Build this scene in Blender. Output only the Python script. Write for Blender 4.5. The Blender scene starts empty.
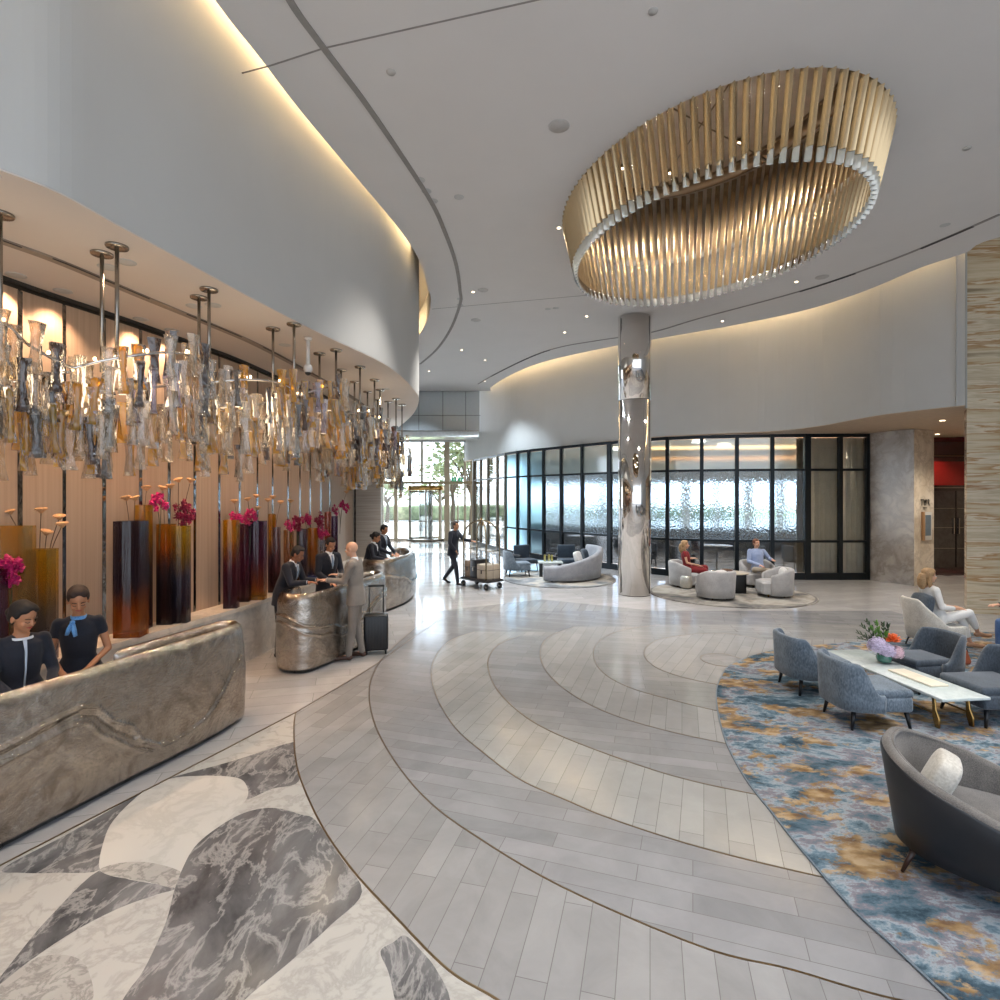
import bpy, bmesh, math, random
from math import pi, sin, cos, radians as R
from mathutils import Vector as V, Matrix, noise
from mathutils.geometry import tessellate_polygon

sc = bpy.context.scene
col = sc.collection
# ---------------------------------------------------------------- camera
FPX = 560.0; HOR = 495.0; CZ = 2.52
cd = bpy.data.cameras.new('camera'); cam = bpy.data.objects.new('camera', cd); col.objects.link(cam)
cam.location = (0, 0, CZ); cam.rotation_euler = (pi/2, 0, 0)
cd.sensor_width = 36; cd.lens = 36*FPX/1000; cd.shift_y = -0.005; cd.clip_end = 400
sc.camera = cam
# ---------------------------------------------------------------- world, sun, exposure
sc.view_settings.view_transform = 'Standard'; sc.view_settings.look = 'None'
sc.view_settings.gamma = 1; sc.view_settings.use_curve_mapping = False
sc.view_settings.exposure = 0.30
sc.cycles.max_bounces = 9; sc.cycles.diffuse_bounces = 4; sc.cycles.glossy_bounces = 5
sc.cycles.transmission_bounces = 6; sc.cycles.transparent_max_bounces = 24
sc.cycles.caustics_reflective = False; sc.cycles.caustics_refractive = False
sc.cycles.sample_clamp_indirect = 4.0
w = bpy.data.worlds.new('daylight'); sc.world = w; w.use_nodes = True
nt = w.node_tree; bg = nt.nodes['Background']
wtc = nt.nodes.new('ShaderNodeTexCoord'); wsep = nt.nodes.new('ShaderNodeSeparateXYZ')
wr = nt.nodes.new('ShaderNodeValToRGB'); nt.links.new(wtc.outputs['Generated'], wsep.inputs[0])
nt.links.new(wsep.outputs['Z'], wr.inputs[0]); nt.links.new(wr.outputs[0], bg.inputs[0])
wr.color_ramp.elements[0].position = 0.0; wr.color_ramp.elements[0].color = (.86, .93, 1.0, 1)
wr.color_ramp.elements[1].position = 0.6; wr.color_ramp.elements[1].color = (.55, .72, 1.0, 1)
bg.inputs[1].default_value = 1.0
wm = nt.nodes.new('ShaderNodeMapRange'); wm.inputs[1].default_value = -.6; wm.inputs[2].default_value = .8; wm.inputs[3].default_value = 1.6; wm.inputs[4].default_value = 6.5
nt.links.new(wsep.outputs['Y'], wm.inputs[0]); nt.links.new(wm.outputs[0], bg.inputs[1])   # the sky is brighter on the sun's side
sd = bpy.data.lights.new('sun', 'SUN'); sd.energy = 16.0; sd.angle = R(.6); sd.color = (1, .95, .86)
sun = bpy.data.objects.new('sun', sd); col.objects.link(sun)
sun.rotation_euler = V((0.35, -1.0, -.80)).to_track_quat('-Z', 'Y').to_euler()

def area(name, loc, size, energy, color, rot=(0, 0, 0), parent=None, spread=180, sizey=None):
    l = bpy.data.lights.new(name, 'AREA'); l.energy = energy; l.color = color; l.size = size
    if sizey: l.shape = 'RECTANGLE'; l.size_y = sizey
    l.spread = R(spread)
    o = bpy.data.objects.new(name, l); col.objects.link(o); o.location = loc; o.rotation_euler = rot; o.parent = parent
    return o
def spot(name, loc, energy, color, angle, parent=None, rot=(0, 0, 0), blend=.6, rad=.05):
    l = bpy.data.lights.new(name, 'SPOT'); l.energy = energy; l.color = color; l.spot_size = R(angle)
    l.specular_factor = .12; l.spot_blend = blend; l.shadow_soft_size = rad
    o = bpy.data.objects.new(name, l); col.objects.link(o); o.location = loc; o.rotation_euler = rot; o.parent = parent
    return o

# ---------------------------------------------------------------- survey helpers
def P(px, py, z=0.0):
    """plan position of the point seen at (px, py) lying at height z"""
    Y = FPX*(CZ-z)/(py-HOR)
    return V(((px-500)/FPX*Y, Y))
def P3(px, py, z=0.0):
    p = P(px, py, z); return V((p.x, p.y, z))
def crom(pts, n=8, closed=False):
    """smooth curve through 2D or 3D points"""
    pts = [V(p) for p in pts]; out = []; N = len(pts)
    rng = range(N) if closed else range(N-1)
    for i in rng:
        if closed: p0, p1, p2, p3 = pts[i-1], pts[i], pts[(i+1) % N], pts[(i+2) % N]
        else: p0, p1, p2, p3 = pts[max(i-1, 0)], pts[i], pts[i+1], pts[min(i+2, N-1)]
        for k in range(n):
            t = k/n
            out.append(.5*((2*p1)+(p2-p0)*t+(2*p0-5*p1+4*p2-p3)*t*t+(3*p1-p0-3*p2+p3)*t*t*t))
    if not closed: out.append(pts[-1].copy())
    return out
def resample(pts, n):
    L = [0]
    for a, b in zip(pts, pts[1:]): L.append(L[-1]+(b-a).length)
    out = []; j = 0
    for i in range(n):
        t = L[-1]*i/(n-1)
        while j < len(L)-2 and L[j+1] < t: j += 1
        f = (t-L[j])/max(L[j+1]-L[j], 1e-9); out.append(pts[j].lerp(pts[j+1], min(max(f, 0), 1)))
    return out
def lin(c):
    return tuple((x/12.92 if x <= .04045 else ((x+.055)/1.055)**2.4) for x in c)
def hexc(h): return lin(tuple(int(h[i:i+2], 16)/255 for i in (0, 2, 4)))

# ---------------------------------------------------------------- mesh builder
class MB:
    def __init__(s): s.v = []; s.f = []; s.M = None
    def add(s, vs, fs):
        b = len(s.v)
        for p in vs:
            p = V(p) if len(p) == 3 else V((p[0], p[1], 0))
            s.v.append(s.M @ p if s.M else p)
        s.f += [[b+i for i in f] for f in fs]
    def box(s, c, d, rz=0, M=None):
        x, y, z = d[0]/2, d[1]/2, d[2]/2
        m = Matrix.Translation(c) @ Matrix.Rotation(rz, 4, 'Z')
        if M: m = Matrix.Translation(c) @ M
        vs = [m @ V((a*x, b*y, e*z)) for e in (-1, 1) for a, b in ((-1, -1), (1, -1), (1, 1), (-1, 1))]
        s.add(vs, [(3, 2, 1, 0), (4, 5, 6, 7), (0, 1, 5, 4), (1, 2, 6, 5), (2, 3, 7, 6), (3, 0, 4, 7)]); return s
    def rings(s, rings, cap=True, closed=True):
        n = len(rings[0]); vs = [p for r in rings for p in r]; fs = []
        for i in range(len(rings)-1):
            for k in range(n if closed else n-1):
                a, b = i*n+k, i*n+(k+1) % n
                fs.append((a, b, b+n, a+n))
        if cap and closed:
            fs.append(tuple(range(n-1, -1, -1))); fs.append(tuple((len(rings)-1)*n+k for k in range(n)))
        s.add(vs, fs); return s
    def tube(s, pts, r, n=8, cap=True, flat=1.0, phase=0):
        pts = [V(p) for p in pts]; N = len(pts)
        rr = r if isinstance(r, (list, tuple)) else [r]*N
        T = [(pts[min(i+1, N-1)]-pts[max(i-1, 0)]).normalized() for i in range(N)]
        u = T[0].orthogonal().normalized()
        if abs(T[0].z) < .9: u = V((0, 0, 1)).cross(T[0]).normalized()
        rings = []
        for i in range(N):
            u = (u-T[i]*u.dot(T[i])).normalized(); w_ = T[i].cross(u)
            rings.append([pts[i]+(u*cos(2*pi*k/n+phase)+w_*sin(2*pi*k/n+phase)*flat)*rr[i] for k in range(n)])
        return s.rings(rings, cap)
    def lathe(s, prof, n=24, c=(0, 0, 0), sx=1, sy=1):
        c = V(c)
        return s.rings([[c+V((r*cos(2*pi*k/n)*sx, r*sin(2*pi*k/n)*sy, z)) for k in range(n)] for r, z in prof])
    def ell(s, c, r, M=None, n=14, m=9):
        c = V(c); rings = []
        for j in range(m+1):
            t = pi*j/m; rr = max(sin(t), 1e-3)
            ring = [V((r[0]*rr*cos(2*pi*k/n), r[1]*rr*sin(2*pi*k/n), -r[2]*cos(t))) for k in range(n)]
            rings.append([c+(M @ p if M else p) for p in ring])
        return s.rings(rings)
    def cap(s, a, b, ra, rb, n=12):
        a, b = V(a), V(b); d = (b-a); L = d.length; d.normalize()
        ts = [(-ra*cos(x), ra*sin(x)) for x in (.15, .6, 1.05, pi/2)]
        us = [(L+rb*sin(x), rb*cos(x)) for x in (0, .5, 1.0, 1.45)]
        pts = [a+d*t for t, _ in ts]+[a+d*t for t, _ in us]
        s.tube(pts, [max(r, 1e-3) for _, r in ts]+[max(r, 1e-3) for _, r in us], n); return s
    def prism(s, poly, z0, z1):
        n = len(poly); A = sum(poly[i][0]*poly[(i+1) % n][1]-poly[(i+1) % n][0]*poly[i][1] for i in range(n))
        if A < 0: poly = poly[::-1]
        vs = [(p[0], p[1], z0) for p in poly]+[(p[0], p[1], z1) for p in poly]
        tri = tessellate_polygon([[V((p[0], p[1], 0)) for p in poly]])
        fs = []
        for t in tri:
            a = (V(poly[t[1]])-V(poly[t[0]])).to_2d(); b = (V(poly[t[2]])-V(poly[t[0]])).to_2d()
            if a.x*b.y-a.y*b.x < 0: t = t[::-1]
            fs += [(t[2], t[1], t[0]), (t[0]+n, t[1]+n, t[2]+n)]
        fs += [(i, (i+1) % n, (i+1) % n+n, i+n) for i in range(n)]
        s.add(vs, fs); return s
    def build(s, name, mat, parent=None, smooth=False, bevel=0, seg=2, voxel=0, sub=0, relax=0, autos=False):
        me = bpy.data.meshes.new(name); me.from_pydata([tuple(p) for p in s.v], [], s.f); me.update()
        if voxel or bevel or sub:
            o = bpy.data.objects.new(name, me); col.objects.link(o)
            if bevel:
                b = o.modifiers.new('b', 'BEVEL'); b.width = bevel; b.segments = seg; b.limit_method = 'ANGLE'; b.angle_limit = R(35)
            if voxel:
                b = o.modifiers.new('r', 'REMESH'); b.mode = 'VOXEL'; b.voxel_size = voxel
                b = o.modifiers.new('s', 'SMOOTH'); b.factor = .5; b.iterations = relax or 3
            if sub:
                b = o.modifiers.new('u', 'SUBSURF'); b.levels = sub; b.render_levels = sub
            dg = bpy.context.evaluated_depsgraph_get(); me2 = bpy.data.meshes.new_from_object(o.evaluated_get(dg))
            bpy.data.objects.remove(o); bpy.data.meshes.remove(me); me = me2; me.name = name
        if smooth or voxel: me.polygons.foreach_set('use_smooth', [True]*len(me.polygons))
        me.materials.clear()
        me.materials.append(mat)
        o = bpy.data.objects.new(name, me); col.objects.link(o); o.parent = parent
        if (bevel or autos) and smooth:
            try: me.set_sharp_from_angle(angle=R(40))
            except Exception: pass
        return o

def thing(name, label, cat, loc=(0, 0, 0), rz=0, group=None):
    o = bpy.data.objects.new(name, None); col.objects.link(o); o.location = loc; o.rotation_euler = (0, 0, rz)
    o.empty_display_size = .1
    return tag(o, label, cat, group)
def tag(o, label, cat, group=None, kind=None):
    o['label'] = label; o['category'] = cat
    if group: o['group'] = group
    if kind: o['kind'] = kind
    return o
def st(o): o['kind'] = 'structure'; return o
def place(o, loc, rz=0): o.location = loc; o.rotation_euler = (0, 0, rz); return o
def copy_tree(o, parent=None, label=None):
    c = o.copy(); col.objects.link(c); c.parent = parent
    for ch in [x for x in col.objects if x.parent == o]: copy_tree(ch, c)
    if label: c['label'] = label
    return c
def facing(fx, fy): return math.atan2(-fx, fy)

# ---------------------------------------------------------------- materials
def newmat(name):
    m = bpy.data.materials.new(name); m.use_nodes = True; n = m.node_tree; n.nodes.clear()
    out = n.nodes.new('ShaderNodeOutputMaterial'); return m, n, out
def N(nt, t, **k):
    n = nt.nodes.new('ShaderNode'+t)
    for a, b in k.items():
        if a in n.inputs: n.inputs[a].default_value = b
        else: setattr(n, a, b)
    return n
def ramp(nt, fac, stops, interp='LINEAR'):
    r = N(nt, 'ValToRGB'); cr = r.color_ramp; cr.interpolation = interp
    while len(cr.elements) < len(stops): cr.elements.new(.5)
    for e, (p, c) in zip(cr.elements, stops):
        e.position = p; e.color = (*c, 1) if len(c) == 3 else c
    nt.links.new(fac, r.inputs[0]); return r.outputs[0]
def coords(nt, kind='Object', scale=(1, 1, 1), rot=(0, 0, 0)):
    tc = N(nt, 'TexCoord'); mp = N(nt, 'Mapping'); mp.inputs['Scale'].default_value = scale; mp.inputs['Rotation'].default_value = rot
    nt.links.new(tc.outputs[kind], mp.inputs[0]); return mp.outputs[0]
def bump(nt, h, strength=.3, dist=.01):
    b = N(nt, 'Bump'); b.inputs['Strength'].default_value = strength; b.inputs['Distance'].default_value = dist
    nt.links.new(h, b.inputs['Height']); return b.outputs[0]
def simple(name, color, rough=.5, metal=0, noise_amt=.08, nscale=8, bumps=0, bscale=60, coat=0, emit=None, es=0, aniso=None, spec=.5, sheen=0):
    m, nt, out = newmat(name); p = N(nt, 'BsdfPrincipled'); nt.links.new(p.outputs[0], out.inputs[0])
    c = hexc(color) if isinstance(color, str) else color
    co = coords(nt); nz = N(nt, 'TexNoise', Scale=nscale, Detail=4.0); nt.links.new(co, nz.inputs['Vector'])
    lo = tuple(x*(1-noise_amt) for x in c); hi = tuple(min(1, x*(1+noise_amt)) for x in c)
    nt.links.new(ramp(nt, nz.outputs[0], [(.3, lo), (.7, hi)]), p.inputs['Base Color'])
    p.inputs['Roughness'].default_value = rough; p.inputs['Metallic'].default_value = metal
    p.inputs['Coat Weight'].default_value = coat; p.inputs['Specular IOR Level'].default_value = spec
    if sheen: p.inputs['Sheen Weight'].default_value = sheen
    if bumps:
        b = N(nt, 'TexNoise', Scale=bscale, Detail=3.0); nt.links.new(co, b.inputs['Vector'])
        nt.links.new(bump(nt, b.outputs[0], bumps), p.inputs['Normal'])
    if emit:
        p.inputs['Emission Color'].default_value = (*(hexc(emit) if isinstance(emit, str) else emit), 1); p.inputs['Emission Strength'].default_value = es
    return m
def fabric(name, c1, c2, rough=.9, scale=(90, 90, 90), big=6, sheen=.3, bumpv=.35):
    m, nt, out = newmat(name); p = N(nt, 'BsdfPrincipled'); nt.links.new(p.outputs[0], out.inputs[0])
    co = coords(nt); a = N(nt, 'TexNoise', Scale=1.0, Detail=3.0); cs = coords(nt, scale=scale); nt.links.new(cs, a.inputs['Vector'])
    b = N(nt, 'TexNoise', Scale=big, Detail=4.0); nt.links.new(co, b.inputs['Vector'])
    mx = N(nt, 'Math', operation='MULTIPLY_ADD'); nt.links.new(a.outputs[0], mx.inputs[0]); mx.inputs[1].default_value = .6
    ml = N(nt, 'Math', operation='MULTIPLY'); nt.links.new(b.outputs[0], ml.inputs[0]); ml.inputs[1].default_value = .4; nt.links.new(ml.outputs[0], mx.inputs[2])
    nt.links.new(ramp(nt, mx.outputs[0], [(.36, hexc(c1)), (.62, hexc(c2))]), p.inputs['Base Color'])
    p.inputs['Roughness'].default_value = rough; p.inputs['Sheen Weight'].default_value = sheen
    nt.links.new(bump(nt, a.outputs[0], bumpv, .003), p.inputs['Normal']); return m
def marble(name, base, vein, rough=.12, scale=1.2, amt=.5, rot=0, vstops=(.44, .5, .56), cloud=None, stretch=(1, 1, 1)):
    """veined stone; the vein follows the zero line of a distorted noise"""
    m, nt, out = newmat(name); p = N(nt, 'BsdfPrincipled'); nt.links.new(p.outputs[0], out.inputs[0])
    co = coords(nt, scale=stretch, rot=(0, 0, rot))
    cl = N(nt, 'TexNoise', Scale=scale*.7, Detail=6.0, Distortion=.35, Roughness=.6); nt.links.new(co, cl.inputs['Vector'])
    v = N(nt, 'TexNoise', Scale=scale*1.6, Detail=8.0, Distortion=.5, Roughness=.62); nt.links.new(co, v.inputs['Vector'])
    b = hexc(base); k = hexc(cloud) if cloud else tuple(x*.8 for x in b)
    c1 = ramp(nt, cl.outputs[0], [(.35, b), (.65, k)])
    vv = ramp(nt, v.outputs[0], [(vstops[0], (0, 0, 0)), (vstops[1], (amt, amt, amt)), (vstops[2], (0, 0, 0))])
    mx = N(nt, 'MixRGB'); nt.links.new(vv, mx.inputs[0]); nt.links.new(c1, mx.inputs[1]); mx.inputs[2].default_value = (*hexc(vein), 1)
    nt.links.new(mx.outputs[0], p.inputs['Base Color']); p.inputs['Roughness'].default_value = rough
    return m
def planks(name, rot, c1='a9a6a5', c2='8d8b8d', w_=.17, l_=1.0, rough=.13, seam='6c6968'):
    m, nt, out = newmat(name); p = N(nt, 'BsdfPrincipled'); nt.links.new(p.outputs[0], out.inputs[0])
    co = coords(nt, rot=(0, 0, -rot))
    br = N(nt, 'TexBrick'); br.offset = .37; br.inputs['Scale'].default_value = 1.0
    br.inputs['Brick Width'].default_value = l_; br.inputs['Row Height'].default_value = w_; br.inputs['Mortar Size'].default_value = .0022
    br.inputs['Color1'].default_value = (0, 0, 0, 1); br.inputs['Color2'].default_value = (1, 1, 1, 1); br.inputs['Mortar'].default_value = (.5, .5, .5, 1)
    br.inputs['Mortar Smooth'].default_value = .2
    nt.links.new(co, br.inputs['Vector'])
    nz = N(nt, 'TexNoise', Scale=2.2, Detail=7.0, Distortion=.6, Roughness=.65); nt.links.new(co, nz.inputs['Vector'])
    ad = N(nt, 'Math', operation='MULTIPLY_ADD'); nt.links.new(br.outputs['Color'], ad.inputs[0]); ad.inputs[1].default_value = .28
    ml = N(nt, 'Math', operation='MULTIPLY'); nt.links.new(nz.outputs[0], ml.inputs[0]); ml.inputs[1].default_value = .72; nt.links.new(ml.outputs[0], ad.inputs[2])
    c = ramp(nt, ad.outputs[0], [(.15, hexc(c1)), (.8, hexc(c2))])
    mx = N(nt, 'MixRGB'); nt.links.new(br.outputs['Fac'], mx.inputs[0]); nt.links.new(c, mx.inputs[1]); mx.inputs[2].default_value = (*hexc(seam), 1)
    nt.links.new(mx.outputs[0], p.inputs['Base Color'])
    rr = ramp(nt, nz.outputs[0], [(.3, (rough*.7,)*3), (.7, (rough*1.5,)*3)]); nt.links.new(rr, p.inputs['Roughness'])
    return m
def thin_glass(name, tint, refl=.12, rough=.02, bumps=0, bscale=(20, 20, 20), haze=0, hazec=(1, 1, 1), stops=None, axis='Z', grad=(0, 1)):
    """tinted clear sheet: transparent, with a reflecting skin and an optional milky share"""
    m, nt, out = newmat(name); tr = N(nt, 'BsdfTransparent'); gl = N(nt, 'BsdfGlossy'); gl.inputs['Roughness'].default_value = rough
    t = hexc(tint) if isinstance(tint, str) else tint
    tr.inputs[0].default_value = (*t, 1)
    colsock = None
    if stops:
        tc = N(nt, 'TexCoord'); sp = N(nt, 'SeparateXYZ'); nt.links.new(tc.outputs['Object'], sp.inputs[0])
        mr = N(nt, 'MapRange'); mr.inputs[1].default_value = grad[0]; mr.inputs[2].default_value = grad[1]
        nz = N(nt, 'TexNoise', Scale=9.0, Detail=3.0); mpp = N(nt, 'Mapping'); mpp.inputs['Scale'].default_value = (2, 2, .35)
        nt.links.new(tc.outputs['Object'], mpp.inputs[0]); nt.links.new(mpp.outputs[0], nz.inputs['Vector'])
        ad = N(nt, 'Math', operation='MULTIPLY_ADD'); nt.links.new(nz.outputs[0], ad.inputs[0]); ad.inputs[1].default_value = .35
        nt.links.new(sp.outputs[axis], mr.inputs[0]); sb = N(nt, 'Math', operation='SUBTRACT'); nt.links.new(mr.outputs[0], sb.inputs[0]); sb.inputs[1].default_value = .175
        nt.links.new(sb.outputs[0], ad.inputs[2])
        colsock = ramp(nt, ad.outputs[0], [(p_, hexc(c_)) for p_, c_ in stops]); nt.links.new(ramp(nt, ad.outputs[0], [(p_, tuple(x**.24 for x in hexc(c_))) for p_, c_ in stops]), tr.inputs[0])
    lw = N(nt, 'LayerWeight'); lw.inputs[0].default_value = .25
    mr2 = N(nt, 'Math', operation='MULTIPLY_ADD'); nt.links.new(lw.outputs['Fresnel'], mr2.inputs[0]); mr2.inputs[1].default_value = .8; mr2.inputs[2].default_value = refl
    mr2.use_clamp = True
    base = tr.outputs[0]
    if haze:
        df = N(nt, 'BsdfDiffuse'); tl = N(nt, 'BsdfTranslucent'); df.inputs[0].default_value = (*hazec, 1); tl.inputs[0].default_value = (*hazec, 1)
        if colsock: nt.links.new(colsock, df.inputs[0]); nt.links.new(colsock, tl.inputs[0])
        a = N(nt, 'MixShader'); a.inputs[0].default_value = .5; nt.links.new(df.outputs[0], a.inputs[1]); nt.links.new(tl.outputs[0], a.inputs[2])
        h = N(nt, 'MixShader'); h.inputs[0].default_value = haze; nt.links.new(tr.outputs[0], h.inputs[1]); nt.links.new(a.outputs[0], h.inputs[2]); base = h.outputs[0]
    mx = N(nt, 'MixShader'); nt.links.new(mr2.outputs[0], mx.inputs[0]); nt.links.new(base, mx.inputs[1]); nt.links.new(gl.outputs[0], mx.inputs[2])
    if bumps:
        nb = N(nt, 'TexNoise', Scale=1.0, Detail=2.0); nt.links.new(coords(nt, scale=bscale), nb.inputs['Vector'])
        bo = bump(nt, nb.outputs[0], bumps, .02); nt.links.new(bo, gl.inputs['Normal']); nt.links.new(bo, lw.inputs['Normal'])
    nt.links.new(mx.outputs[0], out.inputs[0]); return m
def refr_glass(name, tint, rough, bumpv, bs, ior=1.12):
    m, nt, out = newmat(name); rf = N(nt, 'BsdfRefraction'); gl = N(nt, 'BsdfGlossy'); rf.inputs['IOR'].default_value = ior
    rf.inputs[0].default_value = (*tint, 1); rf.inputs['Roughness'].default_value = rough; gl.inputs['Roughness'].default_value = .08
    mx = N(nt, 'MixShader'); mx.inputs[0].default_value = .1
    nt.links.new(rf.outputs[0], mx.inputs[1]); nt.links.new(gl.outputs[0], mx.inputs[2])
    if bumpv:
        vo = N(nt, 'TexVoronoi'); vo.feature = 'SMOOTH_F1'; nt.links.new(coords(nt, scale=bs), vo.inputs['Vector']); vo.inputs['Scale'].default_value = 1
        bo = bump(nt, vo.outputs['Distance'], bumpv, .03); nt.links.new(bo, rf.inputs['Normal']); nt.links.new(bo, gl.inputs['Normal'])
    nt.links.new(mx.outputs[0], out.inputs[0]); return m
def glow(name, color, s):
    m, nt, out = newmat(name); e = N(nt, 'Emission'); e.inputs[0].default_value = (*hexc(color), 1); e.inputs[1].default_value = s
    nt.links.new(e.outputs[0], out.inputs[0]); return m
# ================================================================ SETTING
ZC = 7.05; ZS = 4.70; ZR = 4.37
M_ceil = simple('ceiling_paint', 'd6d2cf', .75, noise_amt=.015, nscale=1.5)
M_white = simple('white_plaster', 'bcbcba', .7, noise_amt=.015, nscale=1.5)
M_soff = simple('soffit_paint', 'd3c9c0', .7, noise_amt=.015, nscale=1.5)
M_dark = simple('dark_frame_metal', '1b2126', .35, .6)
M_black = simple('black_satin', '111214', .4)
M_chrome = simple('polished_steel', 'e0dcd8', .05, 1, noise_amt=.02, nscale=3)
M_steel = simple('brushed_steel', '9b958d', .25, 1)
M_brass = simple('brass', 'b08c55', .22, 1)
M_bronze = simple('bronze_inlay', '7d6a50', .3, .9)
M_warmled = glow('warm_led', 'ffdba4', 24)
M_lamp = glow('lamp_glow', 'ffe6c4', 7)
M_coolglass = thin_glass('window_glass', (.93, .96, .97), .05)

# floor --------------------------------------------------------------
def px2(pts, z=0): return [P(a, b, z) for a, b in pts]
M_far = planks('pale_grey_planks', R(15), 'b9b6b4', '9c9998', .3, 1.2, .09)
fl = st(MB().prism([(-9, -3), (14.5, -3), (14.5, 11), (15.4, 11), (15.4, 20), (14.5, 32), (-9, 32)], -.3, 0).build('floor', M_far))
arcA = px2([(296, 712), (294, 727), (297, 767), (317, 817), (349, 866), (398, 920), (448, 970), (497, 1000), (560, 1045), (680, 1120)])
arcB = px2([(440, 611), (422, 622), (407, 635), (385, 655), (373, 675), (369, 695), (375, 725), (395, 762), (430, 803), (484, 842), (565, 889), (700, 947), (790, 970), (895, 1000), (1050, 1030)])
arcC = px2([(475, 632), (452, 640), (438, 653), (431, 672), (437, 698), (455, 728), (482, 752), (520, 780), (567, 801), (610, 819), (700, 848), (823, 878), (960, 905)])
arcD = px2([(520, 636), (500, 644), (490, 655), (488, 668), (495, 687), (515, 709), (545, 729), (600, 752), (675, 777), (760, 796), (900, 822)])
arcE = px2([(575, 627), (555, 634), (544, 642), (540, 653), (545, 670), (565, 690), (600, 710), (650, 727), (725, 744), (850, 765)])
arcF = px2([(660, 625), (625, 630), (604, 638), (594, 650), (596, 664), (608, 677), (632, 689), (670, 700), (715, 711), (800, 728)])
arcG = px2([(760, 640), (725, 634), (690, 635), (660, 640), (645, 650), (648, 662), (670, 674), (717, 685), (800, 695)])
arcH = px2([(740, 659), (720, 654), (703, 656), (702, 661), (716, 666), (737, 667), (750, 664)])
rugfar = [V((13, 14)), V((13, 1))]
bands = [(arcA, 75, -1), (arcB, -19, 0), (arcC, 70, 0), (arcD, -15, 0), (arcE, 72, 0), (arcF, -10, 0), (arcG, 60, 0), (arcH, 10, 0)]
def strip(path, w_, z0, z1):
    n = len(path); Lf = []; Rt = []
    for i in range(n):
        t = (path[min(i+1, n-1)]-path[max(i-1, 0)]).normalized(); nn = V((-t.y, t.x))
        Lf.append(path[i]+nn*w_/2); Rt.append(path[i]-nn*w_/2)
    m = MB()
    m.rings([[V((*Lf[i], z0)), V((*Rt[i], z0)), V((*Rt[i], z1)), V((*Lf[i], z1))] for i in range(n)]); return m
# patterned entrance mosaic by the near desk, bounded by the straight trim and the outer arc
lineL = px2([(-300, 1010), (0, 866), (168, 779), (297, 712)])
cA = crom(arcA, 6)
mos = [V(p) for p in lineL]+cA+[V((1.5, 1.0)), V((-5, 1.0))]
M_pat = marble('white_veined_marble', 'b4b2ac', '86847f', .13, 2.6, .4, .5, cloud='b3b0aa')
M_patd = marble('dark_grey_marble', '434345', 'b3b1ae', .12, 1.9, .5, .9, (.46, .5, .55), cloud='7b7a7a', stretch=(1.5, .8, 1))
M_patl = marble('light_streaked_marble', 'aca9a3', '6f6c69', .13, 5, .6, .3, cloud='a5a19b')
M_patw = marble('plain_white_marble', 'bebcb6', '99978f', .12, 1.6, .3, 1.1, cloud='bdbab4')
st(MB().prism(mos, 0.0002, .0015).build('floor', M_pat))
def patch(pts, mat, z, n=5):
    st(MB().prism(crom(px2(pts), n, True), .0012, z).build('floor', mat))
patch([(169.5, 778.6), (230, 762), (294, 742), (297, 750), (299, 781), (272, 789), (246, 799.6), (247, 787), (237, 778.6), (210, 776)], M_patd, .002)
patch([(142, 793), (169.5, 779), (205, 776), (237, 778), (247, 787), (246, 800), (225, 822), (198, 843), (182, 873), (150, 863), (120, 863), (100, 870), (103, 844), (114, 820)], M_patw, .0022)
patch([(4, 868), (70, 833), (142, 793), (114, 820), (103, 844), (100, 870), (54, 873), (22, 873)], M_patd, .002)
patch([(-6, 988), (18, 955), (51, 916), (99, 871), (129, 880), (174, 888), (156, 895), (120, 908), (75, 931), (30, 961)], M_patd, .0026)
patch([(100, 870), (120, 863.5), (150, 863), (182, 873), (175, 888), (144, 881), (114, 877)], M_patl, .003)
patch([(25, 965), (40, 957), (62, 955), (80, 960), (89, 973), (92, 1003), (60, 1050), (-20, 1050), (-20, 990)], M_patl, .002)
patch([(175, 889), (183, 868), (195, 847), (216, 829), (240, 815), (261, 809), (280, 809), (301, 815), (316, 821), (341, 858), (362, 892), (331, 925), (290, 962), (250, 995), (200, 1040), (90, 1070), (123, 1000), (144, 970), (165, 925), (172, 900)], M_patd, .0034)
patch([(380.5, 952), (393, 943), (405, 936), (420, 950), (435, 968), (450, 1000), (440, 1030), (405, 1030), (389, 974)], M_patd, .0026)
for i, (arc, deg, _) in enumerate(bands):
    c = crom(arc, 8)
    # each band is the area on the lounge side of its arc, laid over the previous one
    end, start = c[-1], c[0]
    poly = list(c)
    if i == 0: poly = list(c)+[V((9, 1.3)), V((9, 9)), V((1, 13.5)), P(440, 611), P(410, 640), P(378, 663), P(351, 680)]
    elif i < 7: poly += [V((8.5, end.y)), V((8.5, max(start.y, 9.5)))]
    z = .004+.0012*i
    cc = [('a09f9e', '807f7f'), ('9a999a', '79797b'), ('a8a7a4', '8a8987'), ('9c9b9b', '7f7e7f'), ('aba9a6', '8e8c8a'), ('a5a3a1', '888785'), ('b0adaa', '969492'), ('a8a5a3', '918e8c')][i]
    st(MB().prism(poly, z-.0012, z).build('floor', planks('grey_stone_planks', R(deg), *cc, .17, .95, .14)))
for i, (arc, deg, _) in enumerate(bands):
    c = crom(arc, 8)
    st(strip(c, .013, 0, .0042+.0012*i+.0006).build('trim_%d' % (i+1), M_bronze))
st(strip([V(p) for p in lineL]+crom([lineL[-1], P(351, 680), P(378, 663), P(410, 640), P(440, 620)], 5)[1:], .014, 0, .0062).build('trim_9', M_bronze))

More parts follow.
